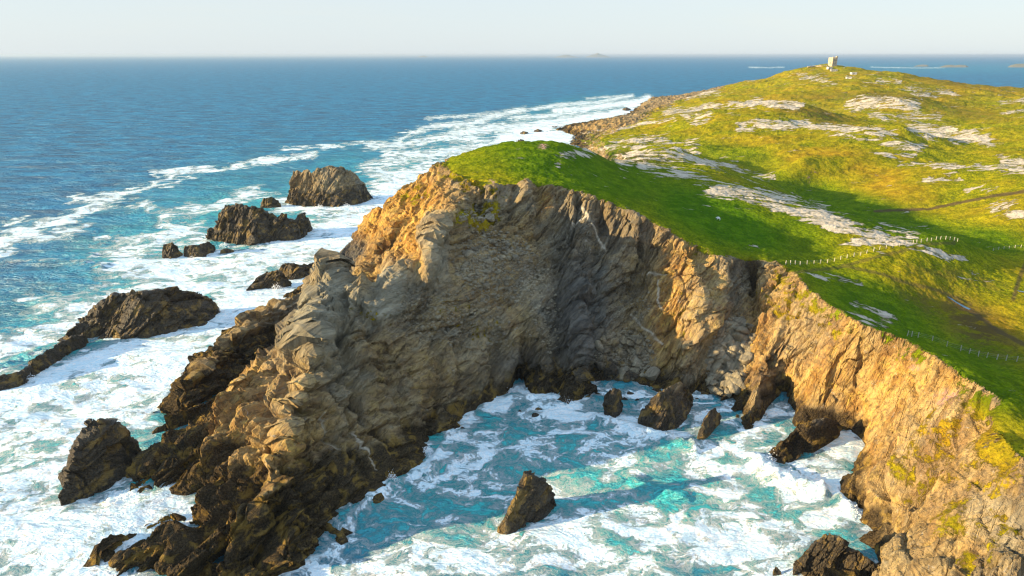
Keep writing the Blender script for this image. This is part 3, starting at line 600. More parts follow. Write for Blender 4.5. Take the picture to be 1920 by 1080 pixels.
# ------------------------------------------------------------------ SEA STACKS AND ROCKS
ROCK_FOOT = []
def sea_rock(name, front, crest, s=1.7, back=1.6, mat=None, rel=1.0, seed=0, cell=None, sink=3.0, bulge=.05):
    """front: water line in the photograph; crest: skyline of the rock; heights solved from the slope s"""
    f = np.array([P(x, y)[:2] for x, y in front]); fx = np.array([p[0] for p in front], float)
    fd = f[:, 1]
    cr = []
    for x, y in crest:
        Yf = np.interp(x, fx, fd)
        a_ = (x - 960) / F; b_ = (540 - y) / F
        k = (SP - b_ * CP) / (CP + b_ * SP)
        Y = (100 + s * Yf) / (s + k)
        z = 100 - k * Y
        cr.append((a_ * Y / (CP + b_ * SP), Y, max(z, .3)))
    cr = np.array(cr)
    bk = cr.copy(); bk[:, 1] += cr[:, 2] / back + .6; bk[:, 0] *= bk[:, 1] / cr[:, 1]
    foot = np.vstack([f, bk[::-1, :2]]) * S
    cr = cr * S
    dist = foot[:, 1].mean()
    h = cell or max(.25, dist * .0028)
    x0, x1 = foot[:, 0].min() - 2 * h, foot[:, 0].max() + 2 * h; y0, y1 = foot[:, 1].min() - 2 * h, foot[:, 1].max() + 2 * h
    X, Y = np.meshgrid(np.arange(x0, x1 + h, h), np.arange(y0, y1 + h, h))
    ins = inside(foot, X, Y)
    H = np.full(X.shape, -2.5); fx_ = ~ins
    L = lerp_line([tuple(p) for p in cr], step=h * .4)
    j = np.clip(np.round((L[:, 0] - x0) / h).astype(int), 0, X.shape[1] - 1); i = np.clip(np.round((L[:, 1] - y0) / h).astype(int), 0, X.shape[0] - 1)
    H[i, j] = L[:, 2]; fx_[i, j] = True
    H = laplace(H, fx_)
    H = np.where(ins, H + np.minimum(cr[:, 2].max() * bulge, 2.) * np.sin(np.clip((H + 2.5) / (cr[:, 2].max() + 2.5), 0, 1) * PI), H)
    ny_, nx_ = X.shape; I_ = np.arange(ny_ * nx_).reshape(ny_, nx_)
    a_, b_, c_, d_ = I_[:-1, :-1].ravel(), I_[:-1, 1:].ravel(), I_[1:, 1:].ravel(), I_[1:, :-1].ravel()
    VV = np.c_[X.ravel(), Y.ravel(), H.ravel()]; TT = np.vstack([np.c_[a_, b_, c_], np.c_[a_, c_, d_]])
    TT = TT[VV[TT, 2].max(1) > -2.4]
    if len(TT) == 0: return None
    VV, TT = compact(VV, TT)
    VV, TT = refine(VV, TT, .0026, 3, -1.5, .2)
    nn = vnormals(VV, TT)
    ks_ = min(1.0, .35 + cr[:, 2].max() / 22.)
    size = min(1.25, cr[:, 2].max() / 9. + .3)
    VV = VV + nn * (ks_ * relief((VV + seed * 37.3) / ks_, warp=.5, slab=.85) * rel * size * smooth(-2.6, .5, VV[:, 2]))[:, None]
    c0 = np.array([VV[:, 0].mean(), VV[:, 1].mean(), 0]); 
    o = np_mesh(name, VV - c0, TT, mat or M_STACK); o.location = c0
    ROCK_FOOT.append(foot)
    return o
def rk(name, label, front, crest, cat='rock', group=None, **k):
    o = sea_rock(name, front, crest, **k)
    if o: tag(o, label, cat, group)
    return o
rk('sea_stack', 'large brown ribbed sea stack, farthest of the rocks off the left cliff', [(532, 380), (560, 385), (590, 390), (640, 390), (680, 381), (702, 372)],
   [(538, 374), (547, 345), (553, 323), (568, 322), (585, 328), (600, 316), (620, 309), (645, 313), (662, 325), (680, 345), (698, 368)], 'sea stack', s=3.0, seed=1)
rk('sea_rock', 'small dark rock between the two largest offshore stacks', [(488, 388), (505, 392), (528, 388)], [(490, 378), (500, 370), (515, 370), (526, 380)], seed=2, s=2.)
rk('sea_stack', 'broad dark domed stack with white surf round its foot', [(382, 446), (400, 455), (430, 460), (470, 462), (510, 456), (524, 448)],
   [(386, 442), (400, 425), (412, 400), (424, 385), (445, 383), (468, 384), (492, 388), (510, 400), (520, 415), (524, 440)], 'sea stack', s=2.6, seed=3, mat=M_STACK_LOW)
rk('sea_rock', 'twin peaked dark rock touching the right of the domed stack', [(508, 455), (530, 457), (556, 452), (572, 442), (588, 430)],
   [(512, 440), (520, 405), (532, 400), (545, 410), (552, 420), (562, 401), (570, 400), (580, 415), (587, 428)], s=2.6, seed=4, mat=M_STACK_LOW)
rk('sea_rock', 'blocky dark rock, leftmost of the low offshore row', [(302, 485), (320, 488), (343, 481)], [(303, 470), (308, 458), (325, 453), (335, 462), (342, 472)], s=2.4, seed=5, mat=M_STACK_LOW)
rk('sea_rock', 'flat topped rock with water running off it, middle of the low offshore row', [(344, 481), (365, 486), (388, 480), (403, 470)], [(345, 462), (360, 459), (378, 458), (392, 452), (401, 462)], s=2.4, seed=6, mat=M_STACK_LOW)
rk('sea_rock', 'tiny flat rock at the right end of the low offshore row', [(410, 476), (425, 477), (442, 472)], [(412, 470), (425, 465), (440, 469)], s=1.2, seed=7, mat=M_STACK_LOW, rel=.5)
rk('sea_rock', 'low jagged reef rock just off the tip of the grey slab', [(456, 552), (480, 548), (497, 545), (520, 547), (540, 540)], [(460, 545), (490, 515), (500, 510), (520, 508), (538, 518), (545, 530)], s=1.6, seed=8, mat=M_STACK_LOW)
rk('sea_rock', 'dark reef ledge running right towards the cliff behind the grey slab', [(515, 525), (545, 530), (575, 522), (622, 505)], [(520, 508), (535, 492), (550, 490), (575, 497), (600, 490), (618, 494)], s=1.6, seed=9, mat=M_STACK_LOW)
rk('sea_rock', 'long whale backed dark rock with water pouring off its right end', [(105, 652), (150, 640), (200, 638), (250, 643), (300, 632), (345, 618), (385, 608), (412, 590)],
   [(112, 640), (150, 605), (190, 575), (225, 553), (265, 548), (300, 544), (340, 541), (375, 547), (400, 560), (408, 578)], s=1.7, seed=10, mat=M_STACK_LOW)
rk('sea_rock', 'low trailing reef running down to the left edge from the whale backed rock', [(-40, 748), (0, 740), (45, 727), (60, 712), (95, 695), (135, 662), (175, 648)], [(-38, 712), (0, 704), (25, 700), (45, 690), (70, 668), (110, 645), (160, 620)], s=1.3, seed=11, mat=M_STACK_LOW, rel=1.1)
rk('sea_stack', 'leaning dark pyramid stack at the left foot of the main spur', [(100, 950), (112, 960), (150, 938), (190, 925), (228, 905), (268, 868)],
   [(108, 935), (130, 885), (150, 830), (165, 792), (185, 785), (205, 792), (222, 806), (240, 803), (250, 825), (262, 848)], 'sea stack', s=2.5, seed=12, bulge=.0, rel=.85, mat=M_STACK_LOW)
rk('sea_stack', 'dark pointed shark fin rock standing alone in the turquoise cove', [(934, 1000), (950, 1003), (975, 990), (1005, 983), (1030, 962), (1048, 944)],
   [(937, 992), (948, 972), (962, 946), (977, 906), (986, 882), (1000, 884), (1018, 894), (1033, 918), (1046, 942)], 'sea stack', s=4.0, seed=13, bulge=.0, rel=.55, mat=M_STACK_LOW)
rk('rock_fin', 'narrow upright dark rock fin, leftmost of the fins below the cove wall', [(1129, 785), (1148, 795), (1166, 788), (1170, 765)], [(1132, 760), (1138, 735), (1150, 726), (1162, 732), (1168, 755)], s=3.0, seed=14, bulge=0, rel=.45)
rk('rock_fin', 'largest dark slab fin with a lit edge, middle of the fins below the cove wall', [(1196, 795), (1215, 805), (1240, 822), (1262, 810), (1285, 795), (1300, 765)],
   [(1200, 785), (1215, 758), (1235, 738), (1258, 722), (1275, 715), (1290, 722), (1300, 745)], s=2.4, seed=15, bulge=0, rel=.6)
rk('rock_fin', 'small leaning dark rock fin, rightmost of the fins below the cove wall', [(1307, 825), (1318, 832), (1335, 820), (1352, 798)], [(1310, 815), (1320, 790), (1333, 768), (1342, 762), (1351, 780)], s=2.6, seed=16, bulge=0, rel=.45)
rk('sea_rock', 'brown wedge of rock at the bottom edge under the right cliff', [(1484, 1086), (1510, 1092), (1560, 1097), (1640, 1090)], [(1488, 1065), (1510, 1040), (1530, 1015), (1548, 1004), (1570, 1012), (1590, 1025), (1615, 1035), (1636, 1062)], s=2.4, seed=17)
rk('sea_rock', 'tiny dark rock beside the brown wedge at the bottom edge', [(1448, 1082), (1458, 1084), (1467, 1080)], [(1450, 1070), (1458, 1062), (1466, 1072)], s=2., seed=18, mat=M_STACK_LOW)
rk('sea_rock', 'tiny dark rock awash in foam below the leaning pyramid stack', [(143, 985), (155, 986), (172, 979)], [(146, 981), (158, 975), (170, 976)], s=1.2, seed=19, mat=M_STACK_LOW, rel=.5)
SK = ((968, 266, 984), (976, 251, 990), (1002, 247, 1016), (1168, 207, 1182))
for i, (x0, y0, x1) in enumerate(SK):
    rk('skerry', ('nearest tiny dark skerry in surf left of the second headland', 'smallest dark skerry in surf left of the second headland', 'dark skerry nearest the tip of the second headland', 'dark skerry below the farthest rocky knob on the coast')[i],
       [(x0, y0), ((x0 + x1) / 2, y0 + 1.5), (x1, y0 - 1)], [(x0 + 1, y0 - 3), ((x0 + x1) / 2, y0 - 6), (x1 - 1, y0 - 3)], s=1.0, seed=20 + i, mat=M_STACK_LOW, rel=.6)
# small rocks awash along the foot of the cliffs in the cove
AW = [(838, 812), (822, 815), (868, 808), (1090, 738), (1104, 748), (1096, 728), (1122, 742), (1182, 742), (1196, 752), (1172, 752), (1186, 732), (1308, 752), (1320, 742), (1366, 778), (1372, 765), (975, 772), (1010, 770), (1004, 782), (1432, 868), (1478, 894)]
for i, (x, y) in enumerate(AW):
    r = 4 + (i * 7 % 5) * 1.3
    rk('awash_rock', 'small black rock awash in white surf along the foot of the cove cliffs', [(x - r, y), (x, y + r * .35), (x + r, y - 1)], [(x - r * .8, y - r * .4), (x - r * .1, y - r), (x + r * .7, y - r * .5)], 'rock', 'small rocks awash at the foot of the cove cliffs', s=1.6, seed=30 + i, mat=M_STACK_LOW, rel=.6)
# distant islands
M_ISLE, nt = new_mat('island')
pos = nt.node('ShaderNodeNewGeometry').outputs['Position']
finish(nt, **{'Base Color': nt.mix(nt.noise(pos, .02, 5, .6), (.10, .11, .05), (.26, .22, .14)), 'Roughness': .9})
def isle(label, y, pts):
    f = [(pts[0][0] + (pts[-1][0] - pts[0][0]) * k / 6., y) for k in range(7)]
    p0 = np.array([P(a_, b_)[:2] for a_, b_ in f]); D = p0[:, 1].mean()
    Vv = []; n = len(pts)
    prof = [(-.02, 0.), (0, .45), (.012, 1.), (.03, .8), (.05, -.02)]
    for (x, h_) in pts:
        for (k, q) in prof:
            X_ = (x - 960) / F * D / CP * (1 + k); Vv.append((X_ * S, D * (1 + k) * S, (h_ * D / F * q - .0) * S - (0.5 if q <= 0 else 0)))
    Tt = [(i * 5 + j, (i + 1) * 5 + j, (i + 1) * 5 + j + 1, i * 5 + j + 1) for i in range(n - 1) for j in range(4)]
    Vv = np.array(Vv); c0 = np.array([Vv[:, 0].mean(), Vv[:, 1].mean(), 0])
    o = np_mesh('island', Vv - c0, np.array(Tt), M_ISLE); o.location = c0
    tag(o, label, 'island')
isle('faint pointed island on the horizon, right one of the pair in mid picture', 107.6, [(1082, 0), (1090, 3), (1097, 5), (1104, 7), (1110, 5), (1118, 3), (1126, 0)])
isle('faint low island on the horizon, left one of the pair in mid picture', 107.8, [(1028, 0), (1036, 1.5), (1046, 4), (1053, 5), (1060, 3), (1068, 1), (1074, 0)])
isle('tiny pale island alone on the horizon left of the pair', 107.4, [(800, 0), (806, 2), (813, 3), (820, 0)])
isle('flat green islet, rightmost of those beyond the tower hill', 126, [(1797, 0), (1801, 3), (1810, 5.5), (1825, 6), (1838, 4.5), (1847, 2), (1851, 0)])
isle('low pale rocky islet in mid row right of the tower with surf at its foot', 126, [(1682, 0), (1690, 3), (1700, 4), (1708, 3), (1716, 4), (1726, 3), (1731, 0)])
isle('low flat islet nearest the tower on its right', 124.5, [(1639, 0), (1645, 2), (1652, 3), (1660, 2.5), (1664, 0)])
isle('small dark islet with a surf line left of the tower hill', 125.5, [(1470, 0), (1475, 2.5), (1480, 3.5), (1485, 2), (1488, 0)])
isle('pale low land on the sea at the right edge of the picture', 163, [(1880, 0), (1893, 3), (1910, 4), (1940, 5), (1990, 3), (2010, 0)])

# ------------------------------------------------------------------ SEA
def sea_material():
    m, nt = new_mat('sea')
    geo = nt.node('ShaderNodeNewGeometry'); pos = geo.outputs['Position']
    flat = nt.mapv(pos, (1, 1, 0))
    cov, tq = nt.attr('foam'), nt.attr('turq')
    warp = nt.node('ShaderNodeTexNoise', {'Vector': flat, 'Scale': .11, 'Detail': 4.0, 'Roughness': .6}).outputs[1]
    wv = nt.node('ShaderNodeVectorMath', {0: warp, 1: (.5, .5, .5)}, operation='SUBTRACT').outputs[0]
    wv = nt.node('ShaderNodeVectorMath', {0: wv, 3: 9.0}, operation='SCALE').outputs[0]
    p2 = nt.node('ShaderNodeVectorMath', {0: flat, 1: wv}, operation='ADD').outputs[0]
    st = nt.mapv(p2, (.85, 1.3, 1), (0, 0, math.radians(-35)))
    n1 = nt.noise(st, .13, 9, .60, 1.1)
    n2 = nt.noise(st, .38, 8, .66, 1.2)
    web1 = nt.m('SUBTRACT', 1., nt.m('MULTIPLY', nt.m('ABSOLUTE', nt.m('SUBTRACT', n2, .5)), 5.5))
    n3 = nt.noise(p2, 1.3, 7, .68, 1.0)
    web2 = nt.m('SUBTRACT', 1., nt.m('MULTIPLY', nt.m('ABSOLUTE', nt.m('SUBTRACT', n3, .5)), 6.))
    n1s = nt.ss(.34, .66, n1)
    n4 = nt.noise(p2, 4.2, 5, .7, .6)
    pat = nt.m('ADD', nt.m('MULTIPLY', n1s, .56), nt.m('ADD', nt.m('MULTIPLY', nt.m('MAXIMUM', web1, 0.), .30), nt.m('ADD', nt.m('MULTIPLY', nt.m('MAXIMUM', web2, 0.), .17), nt.m('MULTIPLY', nt.ss(.3, .7, n4), .07))))
    thr = nt.m('SUBTRACT', 1.0, nt.m('MULTIPLY', cov, .86))
    foam = nt.ss(nt.m('SUBTRACT', thr, .13), nt.m('ADD', thr, .22), pat)
    foam = nt.m('MULTIPLY', foam, nt.ss(.02, .2, cov))
    thin = nt.m('MULTIPLY', nt.m('MULTIPLY', nt.ss(nt.m('SUBTRACT', thr, .36), nt.m('ADD', thr, .05), pat), .85), nt.ss(.02, .3, cov))
    deep = nt.mix(nt.ss(.35, .65, nt.noise(nt.mapv(flat, (.7, 1.8, 1), (0, 0, math.radians(-10))), .045, 7, .66, .5)), (.0, .078, .140), (.0, .190, .325))
    shal = nt.mix(nt.ss(.35, .65, n2), (.0, .19, .22), (.0, .55, .50))
    w = nt.mix(tq, deep, shal)
    w = nt.mix(thin, w, nt.mix(tq, (.03, .34, .48), (.08, .68, .65)))
    fc = nt.mix(nt.ss(.35, .6, n3), (.66, .78, .80), (.96, .93, .85))
    fc = nt.mix(nt.m('MULTIPLY', nt.ss(.60, .44, n2), .5), fc, (.45, .72, .78))
    col = nt.mix(foam, w, fc)
    wav = nt.mapv(flat, (.75, 1.6, 1), (0, 0, math.radians(-14)))
    b1 = nt.noise(wav, .16, 5, .6, .5); b2 = nt.noise(wav, .75, 6, .62, .6)
    b3 = nt.noise(wav, .035, 6, .62, .6)
    ripp = nt.m('ADD', nt.m('MULTIPLY', b3, 14.), nt.m('ADD', nt.m('MULTIPLY', b1, 5.), nt.m('MULTIPLY', b2, 1.6)))
    hh = nt.m('ADD', nt.m('MULTIPLY', ripp, nt.m('SUBTRACT', 1., nt.m('MULTIPLY', foam, .6))), nt.m('MULTIPLY', foam, nt.m('ADD', .08, nt.m('MULTIPLY', n3, .16))))
    nb = nt.bump(hh, 1.0, .85)
    df = nt.node('ShaderNodeBsdfPrincipled', {'Base Color': col, 'Roughness': .9, 'Normal': nb, 'Specular IOR Level': 0.})
    gl = nt.node('ShaderNodeBsdfGlossy', {'Color': (.85, .93, 1, 1), 'Roughness': .5, 'Normal': nb})
    mx = nt.node('ShaderNodeMixShader', {0: nt.m('SUBTRACT', .09, nt.m('MULTIPLY', foam, .08))}); nt.l.new(df.outputs[0], mx.inputs[1]); nt.l.new(gl.outputs[0], mx.inputs[2])
    o = nt.node('ShaderNodeOutputMaterial'); nt.l.new(mx.outputs[0], o.inputs[0])
    return m
su = np.arange(-1.15, 1.5, .0046)
sv_ = np.concatenate([np.exp(np.arange(math.log(34.), math.log(1500.), .0046)), np.exp(np.arange(math.log(1500.), math.log(250000.), .025))])
SX = su[None] * sv_[:, None]; SY = np.repeat(sv_[:, None], len(su), 1)
VS = np.c_[SX.ravel(), SY.ravel(), np.zeros(SX.size)]
px, py = project(VS)
wave_amp = smooth(2200, 300, VS[:, 1])
foam = 0 * px; turq = 0 * px
pxs, pys = px.copy(), py.copy()
ks = np.clip((py - 100) / 500, .02, 1.2)
nn_ = np.c_[VS[:, 0] / 14, VS[:, 1] / 14, 0 * px]
wpx = px + 52 * ks * fbm(nn_, 4, 301); wpy = py + 17 * ks * fbm(nn_, 4, 311)
def F_(pts, w, s, soft=.6):
    global foam
    foam = np.maximum(foam, s * stroke(wpx, wpy, pts, w * 1.25, .95))
def T_(x, y, rx, ry, an, s):
    global turq
    turq = np.maximum(turq, s * blob(px, py, x, y, rx, ry, an, .7))
far_n = fbm(np.c_[px / 60, py / 14, 0 * px], 3, 4) 
# open water left: broad surf belt along the coast
F_([(-100, 1000), (60, 1010), (160, 1000), (240, 980)], 75, .95, .7)
F_([(100, 1080), (250, 1000), (330, 940)], 45, .9, .7)
F_([(-100, 820), (60, 800), (200, 740), (330, 690)], 60, .80, .8)
F_([(-100, 900), (60, 900), (110, 870)], 60, .66, .8)
F_([(-60, 770), (100, 720), (230, 665), (350, 640), (440, 590), (560, 520), (680, 430), (760, 380)], 36, .93, .8)
F_([(250, 700), (330, 660), (440, 590), (520, 545)], 38, .9, .8)
F_([(280, 780), (330, 720), (380, 680)], 25, .9, .8)
F_([(-60, 670), (60, 640), (150, 600), (220, 560), (420, 530), (470, 510)], 20, .78, .9)
F_([(60, 580), (120, 560), (210, 525), (330, 520), (450, 500)], 14, .66, .9)
F_([(230, 500), (310, 500), (420, 500), (540, 470), (600, 440), (680, 400), (720, 375)], 24, .86, .9)
F_([(380, 450), (330, 430), (300, 455), (250, 470)], 14, .72, .9)
F_([(490, 360), (440, 375), (400, 390)], 8, .75, .8); F_([(520, 385), (600, 396), (690, 385), (730, 350), (790, 330)], 11, .88, .9)
F_([(700, 330), (760, 325), (820, 310)], 10, .72, .9); F_([(690, 320), (740, 300), (850, 285), (940, 268)], 11, .66, .9)
# streaks
for pts, w, s in (([(-20, 468, 1.6), (40, 440, 1.6), (90, 425), (140, 403), (175, 385), (215, 374, 1.4)], 8, .82), ([(130, 374), (190, 374), (250, 360), (320, 340), (330, 325)], 4.5, .78), ([(290, 328), (340, 320), (400, 318)], 4.5, .8), ([(340, 335), (400, 320), (470, 308)], 3, .66),
        ([(455, 310), (520, 300), (590, 292)], 5, .8), ([(530, 280), (600, 277), (645, 275)], 3, .72), ([(60, 455), (120, 440), (165, 425)], 6, .64), ([(250, 390), (275, 378), (285, 392)], 6, .66), ([(300, 410), (340, 395), (390, 398)], 8, .68),
        ([(200, 452), (300, 440), (380, 425)], 5, .58), ([(0, 498), (100, 490), (200, 500)], 4, .6), ([(160, 480), (220, 470), (300, 465)], 6, .6), ([(0, 420), (50, 412)], 3, .6)):
    F_(pts, w, s, .7)
# far coast surf
for pts, w, s in (([(740, 268), (770, 250), (810, 238), (880, 232), (940, 215), (985, 206)], 5, .72), ([(690, 274), (760, 272), (830, 258), (900, 262)], 6, .68), ([(800, 222), (870, 218), (960, 210)], 3, .6), ([(720, 290), (820, 290), (900, 275), (960, 262)], 7, .68), ([(850, 250), (930, 240), (1000, 235), (1080, 222), (1180, 210)], 7, .78),
        ([(940, 262), (1000, 256), (1065, 258)], 12, .97), ([(960, 248), (1030, 240), (1045, 234), (1110, 222), (1190, 206)], 6, .97), ([(1000, 205), (1050, 197), (1120, 192), (1185, 180)], 3, .72), ([(1040, 208), (1110, 202), (1200, 190)], 5, .85), ([(1100, 185), (1170, 180)], 2, .6), ([(1180, 200), (1215, 184)], 5, .95),
        ([(960, 222), (1020, 218), (1100, 208)], 4, .7), ([(1405, 126), (1440, 127), (1470, 126)], 1., .45), ([(1630, 125.5), (1650, 126.5), (1735, 127.5), (1770, 127)], .8, .42), ([(640, 275), (680, 268)], 3, .5)):
    F_(pts, w, s, .8)
# the cove
foam = np.maximum(foam, .50 * smooth(700, 740, py) * smooth(520, 640, px + (py - 1080) * .9 + 120) * smooth(1700, 1620, px))
for pts, w, s in (([(520, 1075), (600, 1030), (690, 960), (760, 900), (815, 850), (870, 800), (950, 752), (1000, 745), (1080, 745), (1140, 735)], 17, .80), ([(960, 755), (1060, 765), (1160, 790), (1240, 825), (1320, 845), (1400, 870), (1480, 905), (1560, 935), (1612, 968)], 20, .86),
        ([(1120, 740), (1240, 745), (1360, 790), (1460, 790)], 22, .72), ([(1400, 830), (1440, 800), (1465, 775)], 20, .9), ([(1400, 870), (1440, 885), (1480, 900)], 16, 1.), ([(1160, 800), (1200, 820), (1260, 830)], 14, .9), ([(1510, 915), (1550, 880), (1590, 830)], 34, .98), ([(820, 900), (900, 860), (1000, 840), (1100, 850), (1200, 880), (1320, 900), (1450, 940)], 30, .60),
        ([(880, 1060), (960, 1040), (1060, 1010), (1130, 975), (1200, 985), (1300, 1010), (1400, 1035), (1460, 1080)], 42, .82), ([(620, 1075), (720, 1050), (860, 1040)], 30, .64), ([(1380, 960), (1480, 960), (1560, 975)], 20, .66), ([(1480, 1000), (1540, 980), (1590, 985)], 16, .75), ([(800, 980), (880, 960), (900, 900)], 22, .60), ([(900, 940), (880, 980), (930, 1012), (990, 1000), (1050, 960)], 8, .66), ([(1040, 800), (1180, 850)], 20, .66)):
    F_(pts, w, s, .9)
for (x, y, rx, ry, an, s) in ((100, 520, 120, 26, 5, .75), (1180, 920, 130, 20, -4, .5), (880, 1010, 50, 30, 0, .3), (60, 590, 60, 14, -20, .4), (700, 1010, 80, 28, -30, .25), (1080, 890, 60, 26, 0, .22), (870, 940, 40, 30, 0, .2), (130, 630, 80, 8, -25, .2), (1390, 880, 70, 14, 20, .1)):
    foam *= 1 - s * blob(px, py, x, y, rx, ry, an, .6)
for a_ in ((1050, 900, 600, 170, 5, 1.), (250, 620, 350, 160, -35, .75), (150, 880, 260, 180, 0, .75), (430, 400, 120, 40, -10, .65), (300, 470, 180, 40, -5, .5), (560, 420, 160, 70, -40, .6), (750, 330, 90, 40, -20, .5), (850, 270, 160, 30, -10, .25), (1060, 215, 120, 25, -10, .3), (1780, 128, 200, 10, 0, .12)):
    T_(*a_)
turq *= 1 - .55 * blob(px, py, 100, 520, 140, 34, 5, .6)
cove = smooth(700, 760, py) * smooth(500, 640, px + (py - 1080) * .9 + 120)
foam *= 1 - .04 * cove
foam = np.clip(foam + .10 * far_n * (foam > .05), 0, 1)
# swell and chop
ca, sa = math.cos(math.radians(-14)), math.sin(math.radians(-14))
wx, wy = VS[:, 0] * ca - VS[:, 1] * sa, VS[:, 0] * sa + VS[:, 1] * ca
q = np.c_[wx * .7, wy * 1.5, 0 * wx]
zsw = .95 * fbm(q / 26., 3, 91) + .42 * (1 - 2 * np.abs(noise(q / 9., 95))) + .14 * (1 - 2 * np.abs(noise(q / 3.4, 96)))
chop = .10 * (1 - 2 * np.abs(fbm(VS / 5.5, 3, 97))) * smooth(.5, .9, foam)
VS[:, 2] = (zsw + chop) * wave_amp
lift = 0 * px
for pts, w, hgt_ in (([(1405, 868), (1440, 888), (1480, 905), (1530, 925)], 10, 1.9), ([(1120, 785), (1180, 805), (1240, 828), (1300, 845)], 9, 1.5), ([(815, 850), (800, 900)], 8, 1.0), ([(960, 745), (1000, 750), (1060, 752)], 7, 1.2), ([(0, 500), (110, 492), (200, 505)], 5, 1.3), ([(1190, 905), (1300, 925)], 8, .8), ([(0, 690), (120, 650)], 8, 1.), ([(200, 940), (300, 900)], 14, 1.2), ([(740, 905), (700, 950)], 8, 1.0), ([(1595, 960), (1560, 940)], 9, 1.4)):
    lift = np.maximum(lift, hgt_ * stroke(wpx * .5 + px * .5, wpy * .5 + py * .5, pts, w, .9))
VS[:, 2] += lift * (.45 + .55 * np.abs(fbm(VS[:, :3] * np.array([1, 1, 0]) / 2.2, 3, 99)) * 1.6)
nys, nxs = SX.shape; I = np.arange(nys * nxs).reshape(nys, nxs)
TS = np.c_[I[:-1, :-1].ravel(), I[:-1, 1:].ravel(), I[1:, 1:].ravel(), I[1:, :-1].ravel()]
sea = np_mesh('sea', VS, TS, sea_material(), dict(foam=foam, turq=turq), smooth_shade=True)
tag(sea, kind='structure')

M_SPRAY, nt = new_mat('spray'); finish(nt, **{'Base Color': (.9, .92, .92, 1), 'Roughness': .7, 'Specular IOR Level': .2})
rr = np.random.default_rng(77); oc_v = np.array([(1, 0, 0), (-1, 0, 0), (0, 1, 0), (0, -1, 0), (0, 0, 1), (0, 0, -1)], float)
oc_f = np.array([(0, 2, 4), (2, 1, 4), (1, 3, 4), (3, 0, 4), (2, 0, 5), (1, 2, 5), (3, 1, 5), (0, 3, 5)])
sv2_, sf2_, k = [], [], 0
for (x, y, w_, h_, n) in ((414, 590, 2.6, 3.2, 900), (432, 600, 2.0, 2.0, 500), (1440, 872, 2.4, 2.4, 900), (1475, 898, 2.2, 1.8, 700), (735, 905, 1.6, 2.2, 500), (800, 850, 1.5, 1.8, 400), (960, 742, 2.2, 1.6, 500), (1062, 755, 2.0, 1.4, 400), (520, 545, 2.6, 2.4, 600), (610, 505, 3., 2.2, 500),
        (600, 392, 4., 2.2, 600), (650, 388, 3., 1.8, 400), (420, 462, 3., 1.6, 400), (360, 488, 2., 1.5, 300), (1232, 822, 1.6, 1.4, 400), (1150, 796, 1.5, 1.2, 300), (1600, 965, 1.6, 1.6, 400), (240, 935, 2., 1.6, 400), (335, 700, 2.2, 2.0, 400), (320, 765, 2., 2., 400), (150, 645, 2.4, 1.6, 300), (60, 715, 2.2, 1.6, 300), (1030, 250, 9., 4., 300), (1195, 200, 14., 6., 300)):
    c_ = np.array(P(x, y)) * S; d0 = c_[1]
    for _ in range(n):
        u = rr.normal(size=2) * w_ * .5; hh = abs(rr.normal()) * h_ * .5 * math.exp(-(u @ u) / (w_ * w_ * .6))
        r_ = (.02 + .055 * rr.random() ** 2) * (1 + d0 / 220.)
        sv2_.append(oc_v * r_ + c_ + np.array([u[0], u[1] * .8, hh + .1])); sf2_.append(oc_f + k); k += 6
spray = np_mesh('spray', np.vstack(sv2_), np.vstack(sf2_), M_SPRAY); tag(spray, 'white spray thrown up where the swell hits the rocks', 'spray', kind='stuff')

# ------------------------------------------------------------------ BOULDERS
def simple_mat(name, color, rough=.8, var=.3, scale=3.0, bump=.05):
    m, nt = new_mat(name)
    pos = nt.node('ShaderNodeTexCoord').outputs['Object']
    n = nt.noise(pos, scale, 6, .65)
    c = nt.mix(nt.ss(.3, .7, n), tuple(x * (1 - var) for x in color), tuple(min(.9, x * (1 + var)) for x in color))
    finish(nt, **{'Base Color': c, 'Roughness': rough, 'Normal': nt.bump(n, bump, .8)})
    return m
def ico(sub):
    import bmesh
    bm = bmesh.new(); bmesh.ops.create_icosphere(bm, subdivisions=sub, radius=1.0)
    v = np.array([x.co[:] for x in bm.verts]); t = np.array([[q.index for q in f.verts] for f in bm.faces]); bm.free(); return v, t
iv, it_ = ico(3)
BM = []
for k in range(9):
    rr = np.random.default_rng(k); v = iv.copy()
    for _ in range(9):                          # chop with random planes: angular fallen blocks
        n = unit(rr.normal(size=3)); dd = rr.uniform(.48, .82)
        s_ = v @ n; v = v - np.outer(np.maximum(s_ - dd, 0), n)
    v *= np.array([rr.uniform(.9, 1.35), rr.uniform(.75, 1.1), rr.uniform(.55, .85)])
    v += .05 * np.stack([noise(v * 2.5 + k * 9, 3), noise(v * 2.5 + k * 9, 4), noise(v * 2.5 + k * 9, 5)], 1)
    BM.append(np_mesh('boulder', v, it_, None, obj=False))
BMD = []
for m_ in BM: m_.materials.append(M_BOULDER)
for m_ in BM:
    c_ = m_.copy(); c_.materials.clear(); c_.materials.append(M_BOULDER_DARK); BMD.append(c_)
def boulder(px_, py_, size, label, group=None, dark=False):
    p, n = hit(px_, py_)
    if p is None or p.z < -.5: return
    o = bpy.data.objects.new('boulder', random.choice(BMD if dark else BM)); COL.objects.link(o)
    o.location = p + Vector((0, 0, size * .12)); o.rotation_euler = (random.uniform(-.5, .5), random.uniform(-.5, .5), random.uniform(0, 6.28))
    o.scale = (size, size * random.uniform(.8, 1.1), size * random.uniform(.8, 1.1))
    tag(o, label, 'boulder', group)
